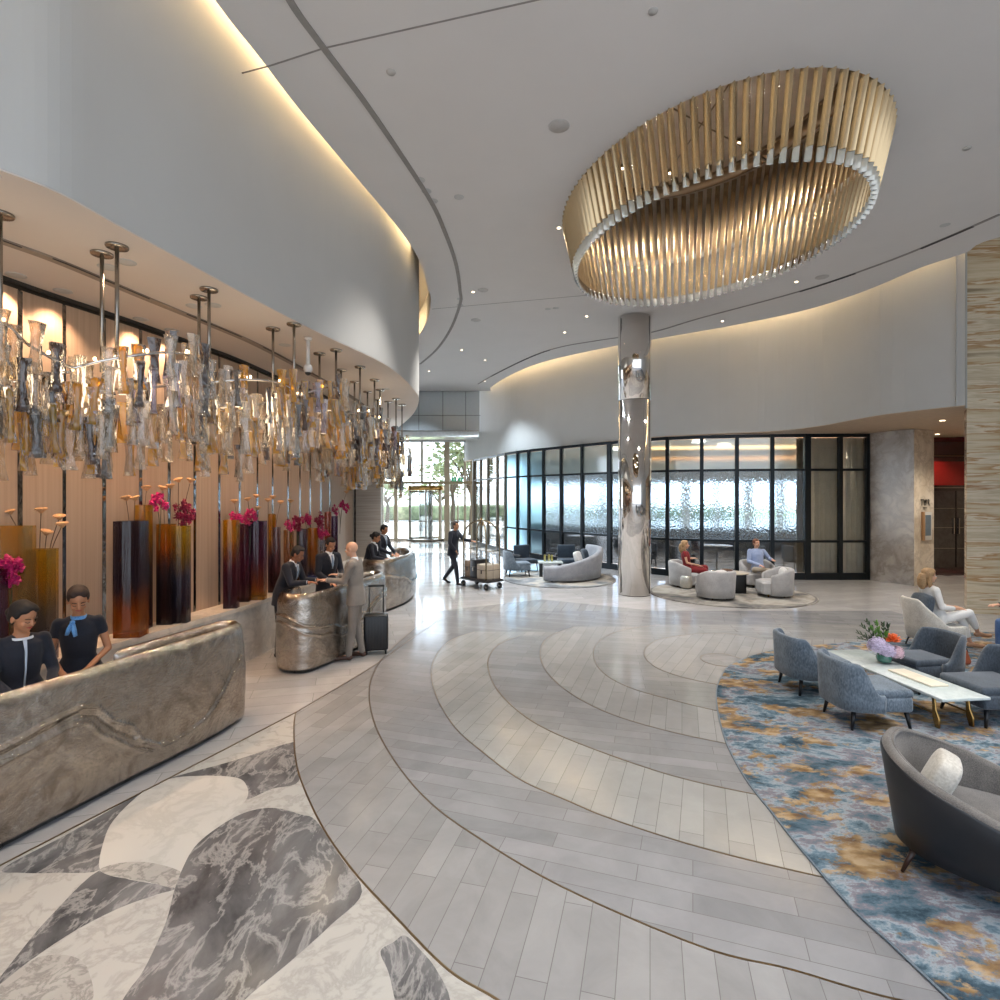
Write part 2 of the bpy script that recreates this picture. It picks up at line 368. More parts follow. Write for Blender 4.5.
# ceilings -----------------------------------------------------------
lip = [V((-3.05, -3)), V((-2.98, 1)), V((-2.86, 3.2))]+px2([(215, 0), (258, 55), (300, 110), (350, 170), (400, 230), (420, 262), (428, 288), (431, 300), (428, 318), (419, 335)], ZC)+[V((-3.2, 18.4)), V((-4.6, 20.3)), V((-9, 22))]
lip = crom(lip, 5)
fas = [V((-3.5, -3)), V((-3.42, 1))]+px2([(-30, 158), (0, 168), (60, 192), (120, 225), (190, 263), (257, 300), (325, 335), (380, 361), (400, 375), (412, 387), (419, 400), (412, 415), (395, 429), (381, 432)], ZS)+[V((-5.2, 20.3)), V((-9, 21.2))]
fas = crom(fas, 5)
rlip = crom([V((10.6, 8.2))]+px2([(1000, 237), (965, 253), (920, 268), (865, 291), (806, 310), (730, 326), (650, 340), (600, 349), (540, 363), (505, 378), (490, 388)], ZC), 5)
ceil_poly = list(lip)+[V((-9, 24.4)), V((-.4, 24.4))]+rlip[::-1]+[V((11.5, 5)), V((11.5, -3))]
ecx, ecy, ea, eb, eth, eins, ezb = 3.06, 8.50, 1.94, 2.60, .299, .19, 6.19
def ept(a, ins):
    x = (ea-ins)*cos(a); y = (eb-ins)*sin(a); return V((x*cos(eth)-y*sin(eth), x*sin(eth)+y*cos(eth)))
hole = [V((ecx, ecy))+ept(2*pi*i/80, -.02) for i in range(80)]
def holed(outer, hole, z0, z1):
    m = MB(); allp = list(outer)+list(hole); tri = tessellate_polygon([[V((p_[0], p_[1], 0)) for p_ in outer], [V((p_[0], p_[1], 0)) for p_ in hole]])
    n = len(allp); fs = []
    for t in tri:
        a = allp[t[1]]-allp[t[0]]; b_ = allp[t[2]]-allp[t[0]]
        if a.x*b_.y-a.y*b_.x < 0: t = t[::-1]
        fs += [(t[2], t[1], t[0]), (t[0]+n, t[1]+n, t[2]+n)]
    no = len(outer); nh = len(hole)
    fs += [(i, (i+1) % no, (i+1) % no+n, i+n) for i in range(no)]
    fs += [(no+(i+1) % nh, no+i, no+i+n, no+(i+1) % nh+n) for i in range(nh)]
    m.add([(p_[0], p_[1], z0) for p_ in allp]+[(p_[0], p_[1], z1) for p_ in allp], fs); return m
st(holed([V((p_[0], p_[1])) for p_ in ceil_poly], hole, ZC, ZC+.1).build('ceiling', M_ceil))
M_well = simple('recess_plaster', 'cdb9a2', .6)
st(MB().rings([[V((ecx, ecy, z))+V((*ept(2*pi*i/80, -.30), 0)) for i in range(80)] for z in (ZC+.1, 8.58)], False).build('ceiling_recess', M_well, None, True))
st(MB().prism([V((ecx, ecy))+ept(2*pi*i/80, -.29) for i in range(80)], 8.48, 8.58).build('ceiling_recess', M_well))
st(MB().prism([(-9.5, -3), (15, -3), (15, 32.5), (-9.5, 32.5)], 8.6, 8.8).build('ceiling', M_ceil))
# left canopy over the desks (solid) and its warm soffit
st(MB().prism(list(fas)+[V((-9.4, 21.2)), V((-9.4, -3))], ZS, 8.6).build('wall_left_fascia', M_white))
st(MB().prism([V(p)+V((-.004, 0)) for p in fas]+[V((-9.3, 21.1)), V((-9.3, -2.9))], ZS-.012, ZS-.001).build('ceiling', M_soff))
# panelled left wall
wl = crom([V((-5.75, -3)), V((-5.55, 1)), V((-5.3, 3.6))]+px2([(0, 276), (100, 310), (160, 331), (232, 357), (282, 379), (320, 394), (331, 402)], ZS)+[V((-3.98, 15.05))], 8)
st(MB().prism(list(wl)+[V((-9, 15.05)), V((-9, -3))], 0, ZS-.03).build('wall_left', simple('shadow_gap', '3a332c', .6)))
M_panel, nt, out = newmat('silk_wall_panel'); p = N(nt, 'BsdfPrincipled'); nt.links.new(p.outputs[0], out.inputs[0])
a = N(nt, 'TexNoise', Scale=1.0, Detail=5.0); nt.links.new(coords(nt, scale=(34, 34, .4)), a.inputs['Vector'])
nt.links.new(ramp(nt, a.outputs[0], [(.3, hexc('b39b85')), (.7, hexc('a38b76'))]), p.inputs['Base Color']); p.inputs['Roughness'].default_value = .55; p.inputs['Sheen Weight'].default_value = .2
nt.links.new(bump(nt, a.outputs[0], .12, .01), p.inputs['Normal'])
M_mirror = simple('mirror_strip', '8d8a87', .06, 1, noise_amt=.5, nscale=9, bumps=.5, bscale=9)
wlr = resample(wl, 400)
def at_px(path, px):
    best = min(range(len(path)), key=lambda i: abs((path[i].x/path[i].y*FPX+500 if path[i].y > .5 else -9e9)-px)); return best
gaps = [14, 61, 100, 135, 165, 192, 216, 236, 254, 270, 285, 297, 308, 318, 327]
idx = [at_px(wlr, g) for g in gaps]; step = idx[1]-idx[0]
first = idx[0]
while first-step > 40: first -= step; idx.insert(0, first)
idx = [10]+idx+[399]
for a_, b_ in zip(idx, idx[1:]):
    seg = wlr[a_:b_+1]
    if len(seg) < 3: continue
    L = sum((q-p_).length for p_, q in zip(seg, seg[1:])); g = .045/L
    seg = resample(seg, 12); pts = [p_+V((.03, 0)) for p_ in resample(seg, 24)]
    t0, t1 = pts[1].copy(), pts[-2].copy()
    pts = [t0]+pts[2:-2]+[t1]
    st(strip(pts, .05, .86, ZS-.09).build('wall_left_panel', M_panel))
for b_ in idx[1:-1]:
    c = wlr[b_]
    st(MB().box((c.x+.035, c.y, 2.73), (.045, .05, 3.74), -.15).build('trim_mirror', M_mirror))
# ledge in front of the wall
M_ledge = marble('ledge_marble', 'ddd6cb', 'a39d94', .25, 1.4, .4, .6, cloud='cbc4b9')
led = [p_+V((.46, -.05)) for p_ in wl]
st(MB().prism(list(led)+[p_ for p_ in wl[::-1]], 0, .80).build('wall_left_plinth', M_ledge))
M_ltop = marble('lit_ledge_top', 'efe4d5', 'b5a999', .25, 1.4, .3, .6, cloud='d2c6b6')  # paler than the front: the downlights' brightness is put into the colour
st(MB().prism([p_+V((.48, -.05)) for p_ in wl]+[p_ for p_ in wl[::-1]], .80, .86).build('trim_10', M_ltop))
# end pier beyond the panels
M_pier, nt, out = newmat('woven_pier_panel'); p = N(nt, 'BsdfPrincipled'); nt.links.new(p.outputs[0], out.inputs[0])
a = N(nt, 'TexNoise', Scale=1.0, Detail=4.0); nt.links.new(coords(nt, scale=(1, 1, 26)), a.inputs['Vector'])
nt.links.new(ramp(nt, a.outputs[0], [(.3, hexc('b3aca3')), (.7, hexc('99928a'))]), p.inputs['Base Color']); p.inputs['Roughness'].default_value = .6
for x0, x1 in ((-4.5, -3.93), (-3.88, -3.21)):
    st(MB().prism([(x0, 15.07), (x1, 15.07), (x1-.12, 15.9), (x0, 15.9)], 0, ZS-.02).build('wall_left_pier', M_pier))
st(MB().box((-3.905, 15.15, 2.3), (.05, .1, 4.6)).build('trim_mirror', M_mirror))
st(MB().box((-6.6, 15.7, 2.3), (4.4, .5, 4.7)).build('wall_left_end', M_pier))

# right curved wall above the glazed screen
rw = crom([P(965, 405, ZR), P(880, 415, ZR), P(815, 426.5, ZR), P(765, 431.5, ZR), P(712, 433.6, ZR), P(650, 437, ZR), P(600, 442, ZR), P(545, 448.5, ZR), P(505, 452.5, ZR), V((-1.45, 29)), V((-2.0, 31))], 7)
rin = [V((10.2, 11.9)), V((14.5, 12)), V((14.5, 31)), V((-1.7, 31))]
def wallstrip(path, t, z0, z1): 
    return MB().prism([V(p_) for p_ in path]+[V(p_)+V((t*.75, t*.75)) for p_ in path[::-1]], z0, z1)
st(wallstrip(rw, .22, ZR, 8.6).build('wall_right_curved', M_white))
st(MB().prism([V(p_) for p_ in rw]+[V((14.5, 31)), V((14.5, 11.95)), V((9.9, 11.95))], ZR-.015, ZR).build('ceiling', simple('tan_soffit', 'b9a48e', .6)))
# coves : light ledges hidden behind the ceiling edge
def cove(path, off, z, name):
    st(strip([p_+off for p_ in path], .04, z, z+.03).build(name, M_warmled))
lw_ = [p_ for p_ in fas if p_.y < 19.2]
cove([p_ for p_ in lw_ if 0 < p_.y < 11.3], V((.13, -.03)), 7.48, 'trim_11')
cove([p_ for p_ in lw_ if 14.3 <= p_.y < 18.0], V((.05, .05)), 7.30, 'trim_11')
st(strip([p_+V((.05, 0)) for p_ in lip if p_.y > 9], .03, ZC+.1, 7.75).build('ceiling_upstand', M_white))
cove([p_ for p_ in rw if p_.x > -.6], V((-.22, -.22)), 7.85, 'trim_12')
# shallow reveal lines in the ceiling
groove = px2([(276, -40), (290, 0), (324, 48), (372, 112), (428, 196), (445, 232), (456, 264), (460, 290), (460, 304), (450, 330), (436, 350), (420, 364)], ZC)
M_rev = simple('ceiling_reveal', '8f8a86', .8)
st(strip(crom(groove, 6), .07, ZC-.012, ZC-.001).build('trim_13', M_rev))
st(strip([P(-40, 148, ZC), P(272, 65, ZC), P(324, 48, ZC), P(536, 0, ZC), P(700, -40, ZC)], .018, ZC-.004, ZC-.0005).build('trim_14', M_rev))
st(strip([P(432, 309, ZC), P(600, 294, ZC)], .018, ZC-.004, ZC-.0005).build('trim_15', M_rev))
rg = px2([(1000, 214), (940, 240), (880, 264), (800, 291), (700, 318), (652, 332), (600, 340), (560, 347), (530, 357), (495, 374), (478, 384)], ZC)
st(strip(crom(rg, 6), .06, ZC-.012, ZC-.001).build('trim_16', M_rev))
M_slot = simple('slot_black', '2a2725', .6)
sl = crom(rg, 6)
for a_, b_ in ((3, 9), (14, 19), (44, 56)):
    st(strip(sl[a_:b_], .05, ZC-.02, ZC-.002).build('trim_17', M_slot))
# soffit slot diffuser
gs = crom([P(-20, 229, ZS), P(0, 238, ZS), P(60, 260, ZS), P(145, 296, ZS), P(215, 325, ZS), P(260, 345, ZS), P(310, 372, ZS), P(350, 395, ZS), P(368, 408, ZS)], 6)
st(strip(gs, .10, ZS-.03, ZS-.012).build('trim_18', simple('slot_grey', '8f8379', .6)))
for a_, b_ in ((2, 9), (11, 19), (21, 28), (30, 47)):
    st(strip([p_+V((.05, 0)) for p_ in gs[a_:b_]], .015, ZS-.036, ZS-.03).build('trim_19', M_slot))
# dark reveal at the top of panelled wall
st(strip([p_+V((.07, 0)) for p_ in wl], .03, ZS-.05, ZS-.012).build('trim_20', M_slot))

# onyx wall at right
M_onyx, nt, out = newmat('banded_onyx'); p = N(nt, 'BsdfPrincipled'); nt.links.new(p.outputs[0], out.inputs[0])
co = coords(nt, scale=(.07, .07, 1.0)); a = N(nt, 'TexNoise', Scale=3.6, Detail=6.0, Distortion=.18, Roughness=.55); nt.links.new(co, a.inputs['Vector'])
nt.links.new(ramp(nt, a.outputs[0], [(.30, hexc('94836a')), (.38, hexc('d0c1a6')), (.44, hexc('c3b294')), (.485, hexc('a9835a')), (.50, hexc('d6c8af')), (.56, hexc('b9a98e')), (.60, hexc('d4c6ad')), (.66, hexc('9a7048')), (.68, hexc('cdbda2'))]), p.inputs['Base Color']); p.inputs['Roughness'].default_value = .2
st(MB().prism([(9.92, 11.9), (14.5, 11.2), (14.5, 11.9), (10.2, 12.3)], 0, 8.6).build('wall_right_onyx', M_onyx))
st(MB().box((14.3, 4, 4), (.3, 15, 9.2)).build('wall_right', M_white))
# marble pier, corridor with red cabinet wall
M_grm = marble('taupe_marble', 'bbb2a8', '7b736b', .2, 1.1, .65, .7, (.40, .49, .58), cloud='968d84')
M_ltm = marble('pale_marble', 'ddd5c9', '988d80', .2, 1.5, .5, .7, cloud='b5a897')
st(MB().prism([(10.98, 16.55), (11.46, 15.5), (11.5, 17.9), (10.98, 17.9)], 0, ZR-.02).build('wall_right_pier', M_grm))
pier_side = st(MB().prism([(11.461, 15.5), (12.32, 15.9), (12.32, 17.9), (11.5, 17.9)], 0, ZR-.02).build('wall_right_sign_pier', M_ltm))
st(MB().box((13.9, 17.95, 2.2), (3.9, .2, 4.4)).build('wall_right_corridor', simple('lacquer_red_wall', '6b1512', .25, coat=.5)))
st(MB().box((15.3, 14.8, 2.2), (.2, 6.5, 4.4)).build('wall_right_corridor', M_ltm))
st(MB().box((14.95, 14.9, ZR+.1), (.95, 6.3, .2)).build('ceiling', M_white))
st(MB().prism([(9.45, 11.6), (9.93, 11.9), (10.25, 12.35), (9.8, 12.4)], ZR, 8.6).build('wall_right_joint', M_white))
# glazed screen ------------------------------------------------------
scr = [(-1.45, 29.0), (.2, 24.3), (1.2, 22.4), (2.3, 20.9), (3.48, 19.4), (4.8, 17.85), (5.9, 17.25), (7.2, 16.9), (9.15, 16.68), (10.98, 16.68)]
sc_c = crom([V(p_) for p_ in scr], 30)
mull = [474, 480.5, 488, 497, 505.5, 517.5, 529.5, 544, 562, 583, 609, 640, 667, 701, 737, 773, 808, 839, 870]
M_frost = refr_glass('frosted_glass', (.78, .88, .92), .28, .1, (1.5, 1.5, 1.5))
M_ripple = refr_glass('rippled_glass', (.60, .70, .78), .06, .6, (26, 26, 20))
M_low = refr_glass('smoked_glass', (.42, .46, .50), .10, 0, (1, 1, 1))
M_clearrip = thin_glass('clear_rippled_glass', (.85, .87, .86), .06, .1, .5, (24, 24, 18))
M_blue = refr_glass('blue_film_glass', (.62, .82, .93), .35, 0, (1, 1, 1))
def ray_hit(path, px):
    i = min(range(len(path)-1), key=lambda k: abs(path[k].x/path[k].y*FPX+500-px)); return path[i]
mp = [ray_hit(sc_c, m) for m in mull]
ZT = 4.34; Z1 = 1.14; Z2 = 3.27
for k, p_ in enumerate(mp):
    q = mp[min(k+1, len(mp)-1)]-mp[max(k-1, 0)]; a_ = math.atan2(q.y, q.x)
    thick = .17 if k in (10, 16, 0) else .11
    mat = M_dark if k > 4 else simple('bronze_frame', '6e675d', .35, .7)
    st(MB().box((p_.x, p_.y, ZT/2), (thick, .12, ZT), a_).build('window_1_mullion', mat))
for k, (p_, q) in enumerate(zip(mp, mp[1:])):
    d = q-p_; a_ = math.atan2(d.y, d.x); c = (p_+q)/2; L = d.length
    for z, h in ((.1, .2), (Z1, .07), (Z2, .07), (ZT-.05, .1)):
        if k < 4 and z == Z1: continue
        st(MB().box((c.x, c.y, z), (L, .1, h), a_).build('window_1_rail', M_dark if k > 3 else mat))
    for z0, z1, mt in ((.2, Z1, M_low), (Z1, Z2, M_ripple), (Z2, ZT-.1, M_frost)):
        if k < 4: mt = M_coolglass
        elif k < 7: mt = M_blue
        elif k > 15: mt = M_clearrip if z1 > 1.2 else M_coolglass
        elif k == 7 and z0 > 1: mt = M_frost if z0 > 2 else M_ripple
        st(MB().box((c.x, c.y, (z0+z1)/2), (L-.05, .012, z1-z0-.04), a_).build('window_1_pane', mt))
# cafe behind the screen: rear wall with big windows, lit ceiling slot
M_cafe = simple('cafe_wall', 'c9cfd2', .7); M_cafel = simple('cafe_dark_dado', '33383d', .5)
cw = [V((1.2, 31)), V((6, 26.5)), V((12.5, 25)), V((14.4, 25))]
for a_, b_ in zip(cw, cw[1:]):
    d = b_-a_; an = math.atan2(d.y, d.x); c = (a_+b_)/2; L = d.length
    st(MB().box((c.x, c.y, .5), (L, .2, 1.0), an).build('wall_cafe', M_cafel))
    st(MB().box((c.x, c.y, 3.75), (L, .2, 1.35), an).build('wall_cafe', M_cafe))
    n = max(2, int(L/1.3))
    for i in range(n+1):
        q = a_+d*i/n; st(MB().box((q.x, q.y, 2.0), (.16 if i % 2 else .4, .16, 2.1), an).build('wall_cafe', M_cafe))
st(MB().box((14.4, 22.05, 2.2), (.2, 7.9, 4.4)).build('wall_cafe', M_cafe))
st(MB().box((8.6, 21.4, 4.33), (7.5, .35, .04), -.12).build('trim_21', glow('cafe_cove', 'ffc48a', 5)))
st(MB().box((9.2, 22.6, 3.95), (8.5, 1.8, .12), -.12).build('trim_22', simple('cafe_raft', 'c79a72', .6)))
# bulkhead with mirror finish, slab, entrance facade
M_mirr = simple('mirror_panel', 'c3c8cc', .18, .55, noise_amt=.02)
st(MB().box((-4.55, 24.55, 6.9), (7.3, .1, 3.4)).build('wall_back_bulkhead', M_mirr))
for x in (-3.55, -2.5, -1.5): st(MB().box((x, 24.49, 6.15), (.02, .02, 1.8)).build('trim_23', M_slot))
st(MB().box((-4.0, 24.49, 6.0), (6.3, .02, .015)).build('trim_23', M_slot))
st(MB().box((-4.4, 24.1, 5.08), (7.0, 1.0, .22)).build('trim_24', simple('glossy_white_slab', 'dfe3e4', .1)))
st(MB().box((-4.4, 24.05, 5.21), (7.0, 1.1, .04)).build('trim_25', M_steel))
st(MB().box((-5, 28, 5.6), (8, 6.8, .1)).build('ceiling', M_white))
FY = 31.0
def fx(px): return (px-500)/FPX*FY
for px, w_, z0, z1 in ((381, .3, 0, 5.6), (396, .2, 0, 3.15), (410, .12, 0, 3.05), (422, .12, 3.2, 5.6), (430, .14, 0, 3.15), (440, .12, 0, 3.0), (447, .3, 0, 5.6), (458, .08, 0, 3.1), (465, .12, 0, 5.6), (474, .38, 0, 5.6)):
    st(MB().box((fx(px), FY, (z0+z1)/2), (w_, .2, z1-z0)).build('window_2_mullion', simple('champagne_mullion', 'a79b86', .35, .6)))
st(MB().box((-5, FY, 3.2), (8, .25, .14)).build('window_2_rail', simple('dull_bronze_rail', '8f8368', .4, .6)))
st(MB().box((-5, FY, 1.05), (8, .05, .04)).build('window_2_rail', M_steel))
st(MB().box((-5, FY, .06), (8, .15, .12)).build('window_2_rail', M_steel))
st(MB().box((-5, FY, 2.8), (8, .02, 5.5)).build('window_2_pane', M_coolglass))
st(MB().box((-5, FY, 5.7), (8, .3, .5)).build('wall_back', M_white))
st(MB().box((-9.1, 26.5, 4.3), (.2, 13, 8.6)).build('wall_back', M_white))
# revolving door drum
rv = thing('revolving_door', 'glazed revolving entrance door with bronze canopy ring, straight ahead in the far facade', 'door', (-4.15, 31.3, 0))
MB().lathe([(1.0, 2.78), (1.03, 2.78), (1.03, 3.02), (.2, 3.02)], 32).build('canopy_ring', M_brass, rv, True)
MB().lathe([(.05, 0), (.05, 2.8)], 12).build('centre_post', M_steel, rv, True)
for k in range(4):
    a_ = .5+k*pi/2; m = MB()
    m.box((.52*cos(a_), .52*sin(a_), 2.7), (.9, .05, .1), a_); m.box((.52*cos(a_), .52*sin(a_), .1), (.9, .05, .18), a_); m.box((.95*cos(a_), .95*sin(a_), 1.4), (.05, .05, 2.7), a_)
    wing = m.build('door_wing', M_steel, rv)
    MB().box((.5*cos(a_), .5*sin(a_), 1.4), (.86, .01, 2.5), a_).build('glass', M_coolglass, wing)
MB().lathe([(1.0, .0), (1.05, .0), (1.05, .1), (1.0, .1)], 32).build('base_ring', M_steel, rv, True)
# ================================================================ LAMPS
def downlight(px, py, z, e=120, r=.06, ang=95, colr=(1, .82, .62), lbl='round recessed downlight', grp='recessed ceiling downlights', lit=True):
    c = P(px, py, z); o = thing('ceiling_downlight', lbl, 'downlight', (c.x, c.y, z), 0, grp)
    MB().lathe([(r*.75, -.004), (r*1.25, -.004), (r*1.25, .0), (r*.75, .0)], 20).build('trim_ring', M_white, o, True)
    MB().lathe([(.001, -.003), (r*.75, -.003), (r*.75, -.001), (.001, -.001)], 20).build('lens', M_lamp if lit else M_slot, o)
    if e: spot('lamp', (0, 0, -.03), e, colr, ang, o)
    return o
i_ = 0
# main ceiling: the small fixtures one can see, then added lamps that brighten the near floor
for px, py, e, lb in ((420, 180, 45, 'upper of three small white downlights in a row beside the curved ceiling reveal'),
                  (426.5, 191, 45, 'middle of three small white downlights in a row beside the curved ceiling reveal'),
                  (433, 201, 45, 'lower of three small white downlights in a row beside the curved ceiling reveal'),
                  (459, 197, 0, 'single small downlight right of the row of three beside the reveal'),
                  (460, 299, 200, 'upper of two downlights set close by the far bend of the reveal'),
                  (460, 305, 200, 'lower of two downlights set close by the far bend of the reveal'),
                  (548, 309, 200, 'left of a pair of tiny downlights left of the steel column top'),
                  (556, 308, 0, 'right of a pair of tiny downlights left of the steel column top'),
                  (945, 225, 60, 'tiny downlight near the ceiling slot above the banded stone wall')):
    downlight(px, py, ZC, e, .06, 80, (1, .93, .84), lb, None)
for x, y, e in ((-.8, 3.6, 280), (.6, 2.6, 280), (2.2, 3.2, 280), (4.0, 3.4, 280), (5.5, 4.4, 380), (6.3, 5.6, 380), (7.8, 6.0, 380), (-1.8, 2.8, 300), (-1.2, 1.2, 250), (2.5, 1.0, 250)):
    if x > 5.4: pass
    o = thing('ceiling_downlight', 'added white fill light in the lobby ceiling above and before the lounge', 'downlight', (x, y, ZC), 0, 'added fill lights over the near floor')
    MB().lathe([(.05, -.004), (.08, -.004), (.08, 0), (.05, 0)], 20).build('trim_ring', M_white, o, True)
    MB().lathe([(.001, -.003), (.05, -.003), (.05, -.001), (.001, -.001)], 20).build('lens', M_lamp, o)
    spot('lamp', (0, 0, -.03), e, (1, .96, .91), 62, o)
for x, y, e in ((-1.2, 17.5, 700), (-.5, 18.8, 600), (-2.6, 20.5, 800), (-.6, 22.3, 700), (1.8, 15.6, 380), (-3.6, 22.8, 700)):  # added cool lamps, lifting the dim far ceiling by floor bounce
    o = thing('ceiling_downlight', 'added cool-white fill light in the far lobby ceiling before the entrance', 'downlight', (x, y, ZC), 0, 'added fill lights over the far floor')
    MB().lathe([(.001, -.003), (.032, -.003), (.032, -.001), (.001, -.001)], 20).build('lens', M_lamp, o)
    spot('lamp', (0, 0, -.03), e, (.74, .88, 1), 110, o)
for x, y, e in ((1.0, 9.5, 380), (4.6, 11.6, 380), (6.3, 11.9, 380), (2.2, 14.2, 380), (5.8, 14.6, 340), (-.6, 12.5, 340), (7.4, 8.2, 380), (-.62, 8.51, 260)):  # lamps added to brighten the middle of the lobby
    o = thing('ceiling_downlight', 'added white fill light in the middle of the lobby ceiling round the gold light ring', 'downlight', (x, y, ZC), 0, 'added fill lights over the lobby centre')
    MB().lathe([(.001, -.003), (.032, -.003), (.032, -.001), (.001, -.001)], 20).build('lens', M_lamp, o)
    spot('lamp', (0, 0, -.03), e, (1, .96, .92), 90, o)
# soffit downlights washing the panels and the desks
for k, (px, py, e) in enumerate(((16, 275, 85), (63, 291, 85), (126, 262, 70), (108, 267, 0), (141, 319, 85), (172, 330, 80), (194, 306, 75), (213, 305, 0), (285, 345, 120), (305, 371, 100), (386, 389, 60), (391, 402, 0), (400, 410, 0), (384, 416, 60))):
    d = ['', '']
    downlight(px, py, ZS-.012, e, .07, 100, (1, .66, .42), 'small warm downlight set in the low canopy above the reception desks', 'canopy downlights')
for x, y in ((-3.9, 2.2), (-4.9, 2.8), (-5.0, .6), (-3.7, -.6)):
    o = thing('ceiling_downlight', 'small warm downlight set in the low canopy above the reception desks', 'downlight', (x, y, ZS-.012), 0, 'canopy downlights')
    MB().lathe([(.001, -.003), (.05, -.003), (.05, -.001), (.001, -.001)], 20).build('lens', M_lamp, o)
    spot('lamp', (0, 0, -.03), 70, (1, .66, .42), 100, o)
# lamps added to brighten the corridor and the sign wall
for x, y in ((12.2, 14.2), (10.9, 13.8), (13.2, 16.9)):
    o = thing('ceiling_downlight', 'added warm lamp in the tan soffit brightening the sign wall', 'downlight', (x, y, ZR-.015), 0, 'added soffit lamps by the sign wall')
    MB().lathe([(.001, -.003), (.06, -.003), (.06, -.001), (.001, -.001)], 20).build('lens', M_lamp, o)
    spot('lamp', (0, 0, -.03), 190, (1, .87, .70), 120, o)
# cafe lamps; the one by the curtains is added to brighten them
for x, y in ((4.5, 21.5), (8, 20), (11.5, 20), (10.2, 18.2), (6.6, 18.6)):
    o = thing('ceiling_downlight', 'known or added cafe ceiling light behind the glazed screen', 'downlight', (x, y, 4.33), 0, 'cafe ceiling lights')
    MB().lathe([(.001, -.02), (.2, -.02), (.2, -.001), (.001, -.001)], 20).build('lens', M_lamp, o)
    area('lamp', (0, 0, -.05), .4, 260, (1, .85, .7), (0, 0, 0), o)
# plain discs in the ceiling
for px, py, r, nm, lb, ct in ((559, 126, .13, 'ceiling_speaker', 'large pale round speaker grille in the ceiling left of the gold light ring', 'speaker'),
                      (391, 72, .05, 'smoke_detector', 'small round detector in the ceiling right of the curved reveal', 'detector'),
                      (653, 11, .045, 'smoke_detector', 'small round detector in the ceiling at the top edge of the view', 'detector'),
                      (483, 290, .12, 'ceiling_speaker', 'round speaker grille in the ceiling near the far bend of the reveal', 'speaker'),
                      (476, 320, .13, 'ceiling_speaker', 'round speaker grille farthest back in the ceiling left of the column', 'speaker'),
                      (822, 277, .13, 'ceiling_speaker', 'oval looking speaker grille right of the steel column near the ceiling slot', 'speaker'),
                      (967, 148, .05, 'sprinkler_cap', 'small ceiling cap right of the gold light ring', 'sprinkler')):
    c = P(px, py, ZC)
    tag(MB().lathe([(.001, -.012), (r*.9, -.012), (r, -.004), (r, 0), (.001, 0)], 28).build(nm, simple('grey_grille', 'b4b0ac', .7), None, True), lb, ct)
    o = [q for q in col.objects][-1]; o.location = (c.x, c.y, ZC)
# ================================================================ FURNITURE
ZRUG = .022
def shell(path, t, z0, zt, lean=0.0, m=None, out=1, round_=4):
    """upright band of cushion following a plan path; zt = top height per point"""
    m = m or MB(); n = len(path); rings = []
    for i in range(n):
        tg = (path[min(i+1, n-1)]-path[max(i-1, 0)]).normalized(); nn = V((tg.y, -tg.x))*out
        zz = zt[i] if isinstance(zt, (list, tuple)) else zt; r = []
        k = lean*(zz-z0); h = t/2
        for a in (0, .34, .68): r.append((h+k*a, z0+(zz-z0-h)*a))
        for j in range(round_+1):
            a = pi*j/round_; r.append((k+h*cos(a), zz-h+h*sin(a)))
        for a in (.68, .34, 0): r.append((-h+k*a, z0+(zz-z0-h)*a))
        rings.append([V((path[i].x+nn.x*q, path[i].y+nn.y*q, z)) for q, z in r])
    if out < 0: rings = [r[::-1] for r in rings]
    m.rings(rings); return m
def arc(r, a0, a1, n=24, cx=0, cy=0, ry=None):
    return [V((cx+r*cos(R(a0+(a1-a0)*i/(n-1))), cy+(ry or r)*sin(R(a0+(a1-a0)*i/(n-1))))) for i in range(n)]
def rbox(c, d, mat, name, parent, bev=.03, rz=0, M=None):
    return MB().box(c, d, rz, M).build(name, mat, parent, True, bev, 3)

F_blue = fabric('blue_grey_chenille', '4c5965', '76838f', .85, (60, 60, 30))
F_blued = fabric('dark_blue_grey_chenille', '2f3842', '4a545f', .85, (60, 60, 30))
F_grey = fabric('light_grey_weave', '9d9a99', 'b9b6b4')
F_sofa = fabric('mid_grey_weave', '83858b', '9d9ea4')
F_warm = fabric('warm_grey_tweed', '534f4b', '7d7771', .9, (160, 160, 160))
F_cream = fabric('cream_boucle', 'b9b1a4', 'd9d3c8', .95, (60, 60, 60))
F_white = fabric('white_linen', 'c9c7c2', 'e6e4e0')
F_navy = fabric('navy_velvet', '1c2836', '32414f')
M_shell = simple('black_leather_shell', '1b1d22', .42, noise_amt=.1, nscale=3)
M_wood = simple('dark_walnut_leg', '33201a', .3, noise_amt=.2, nscale=20)
M_legb = simple('black_wood_leg', '15161a', .35)
M_topw = marble('white_table_stone', 'dfe4e2', 'a9b4b2', .08, 3, .3, .3, cloud='c9d4d2')
M_walnut = simple('walnut', '5b3b28', .35, noise_amt=.2, nscale=12)

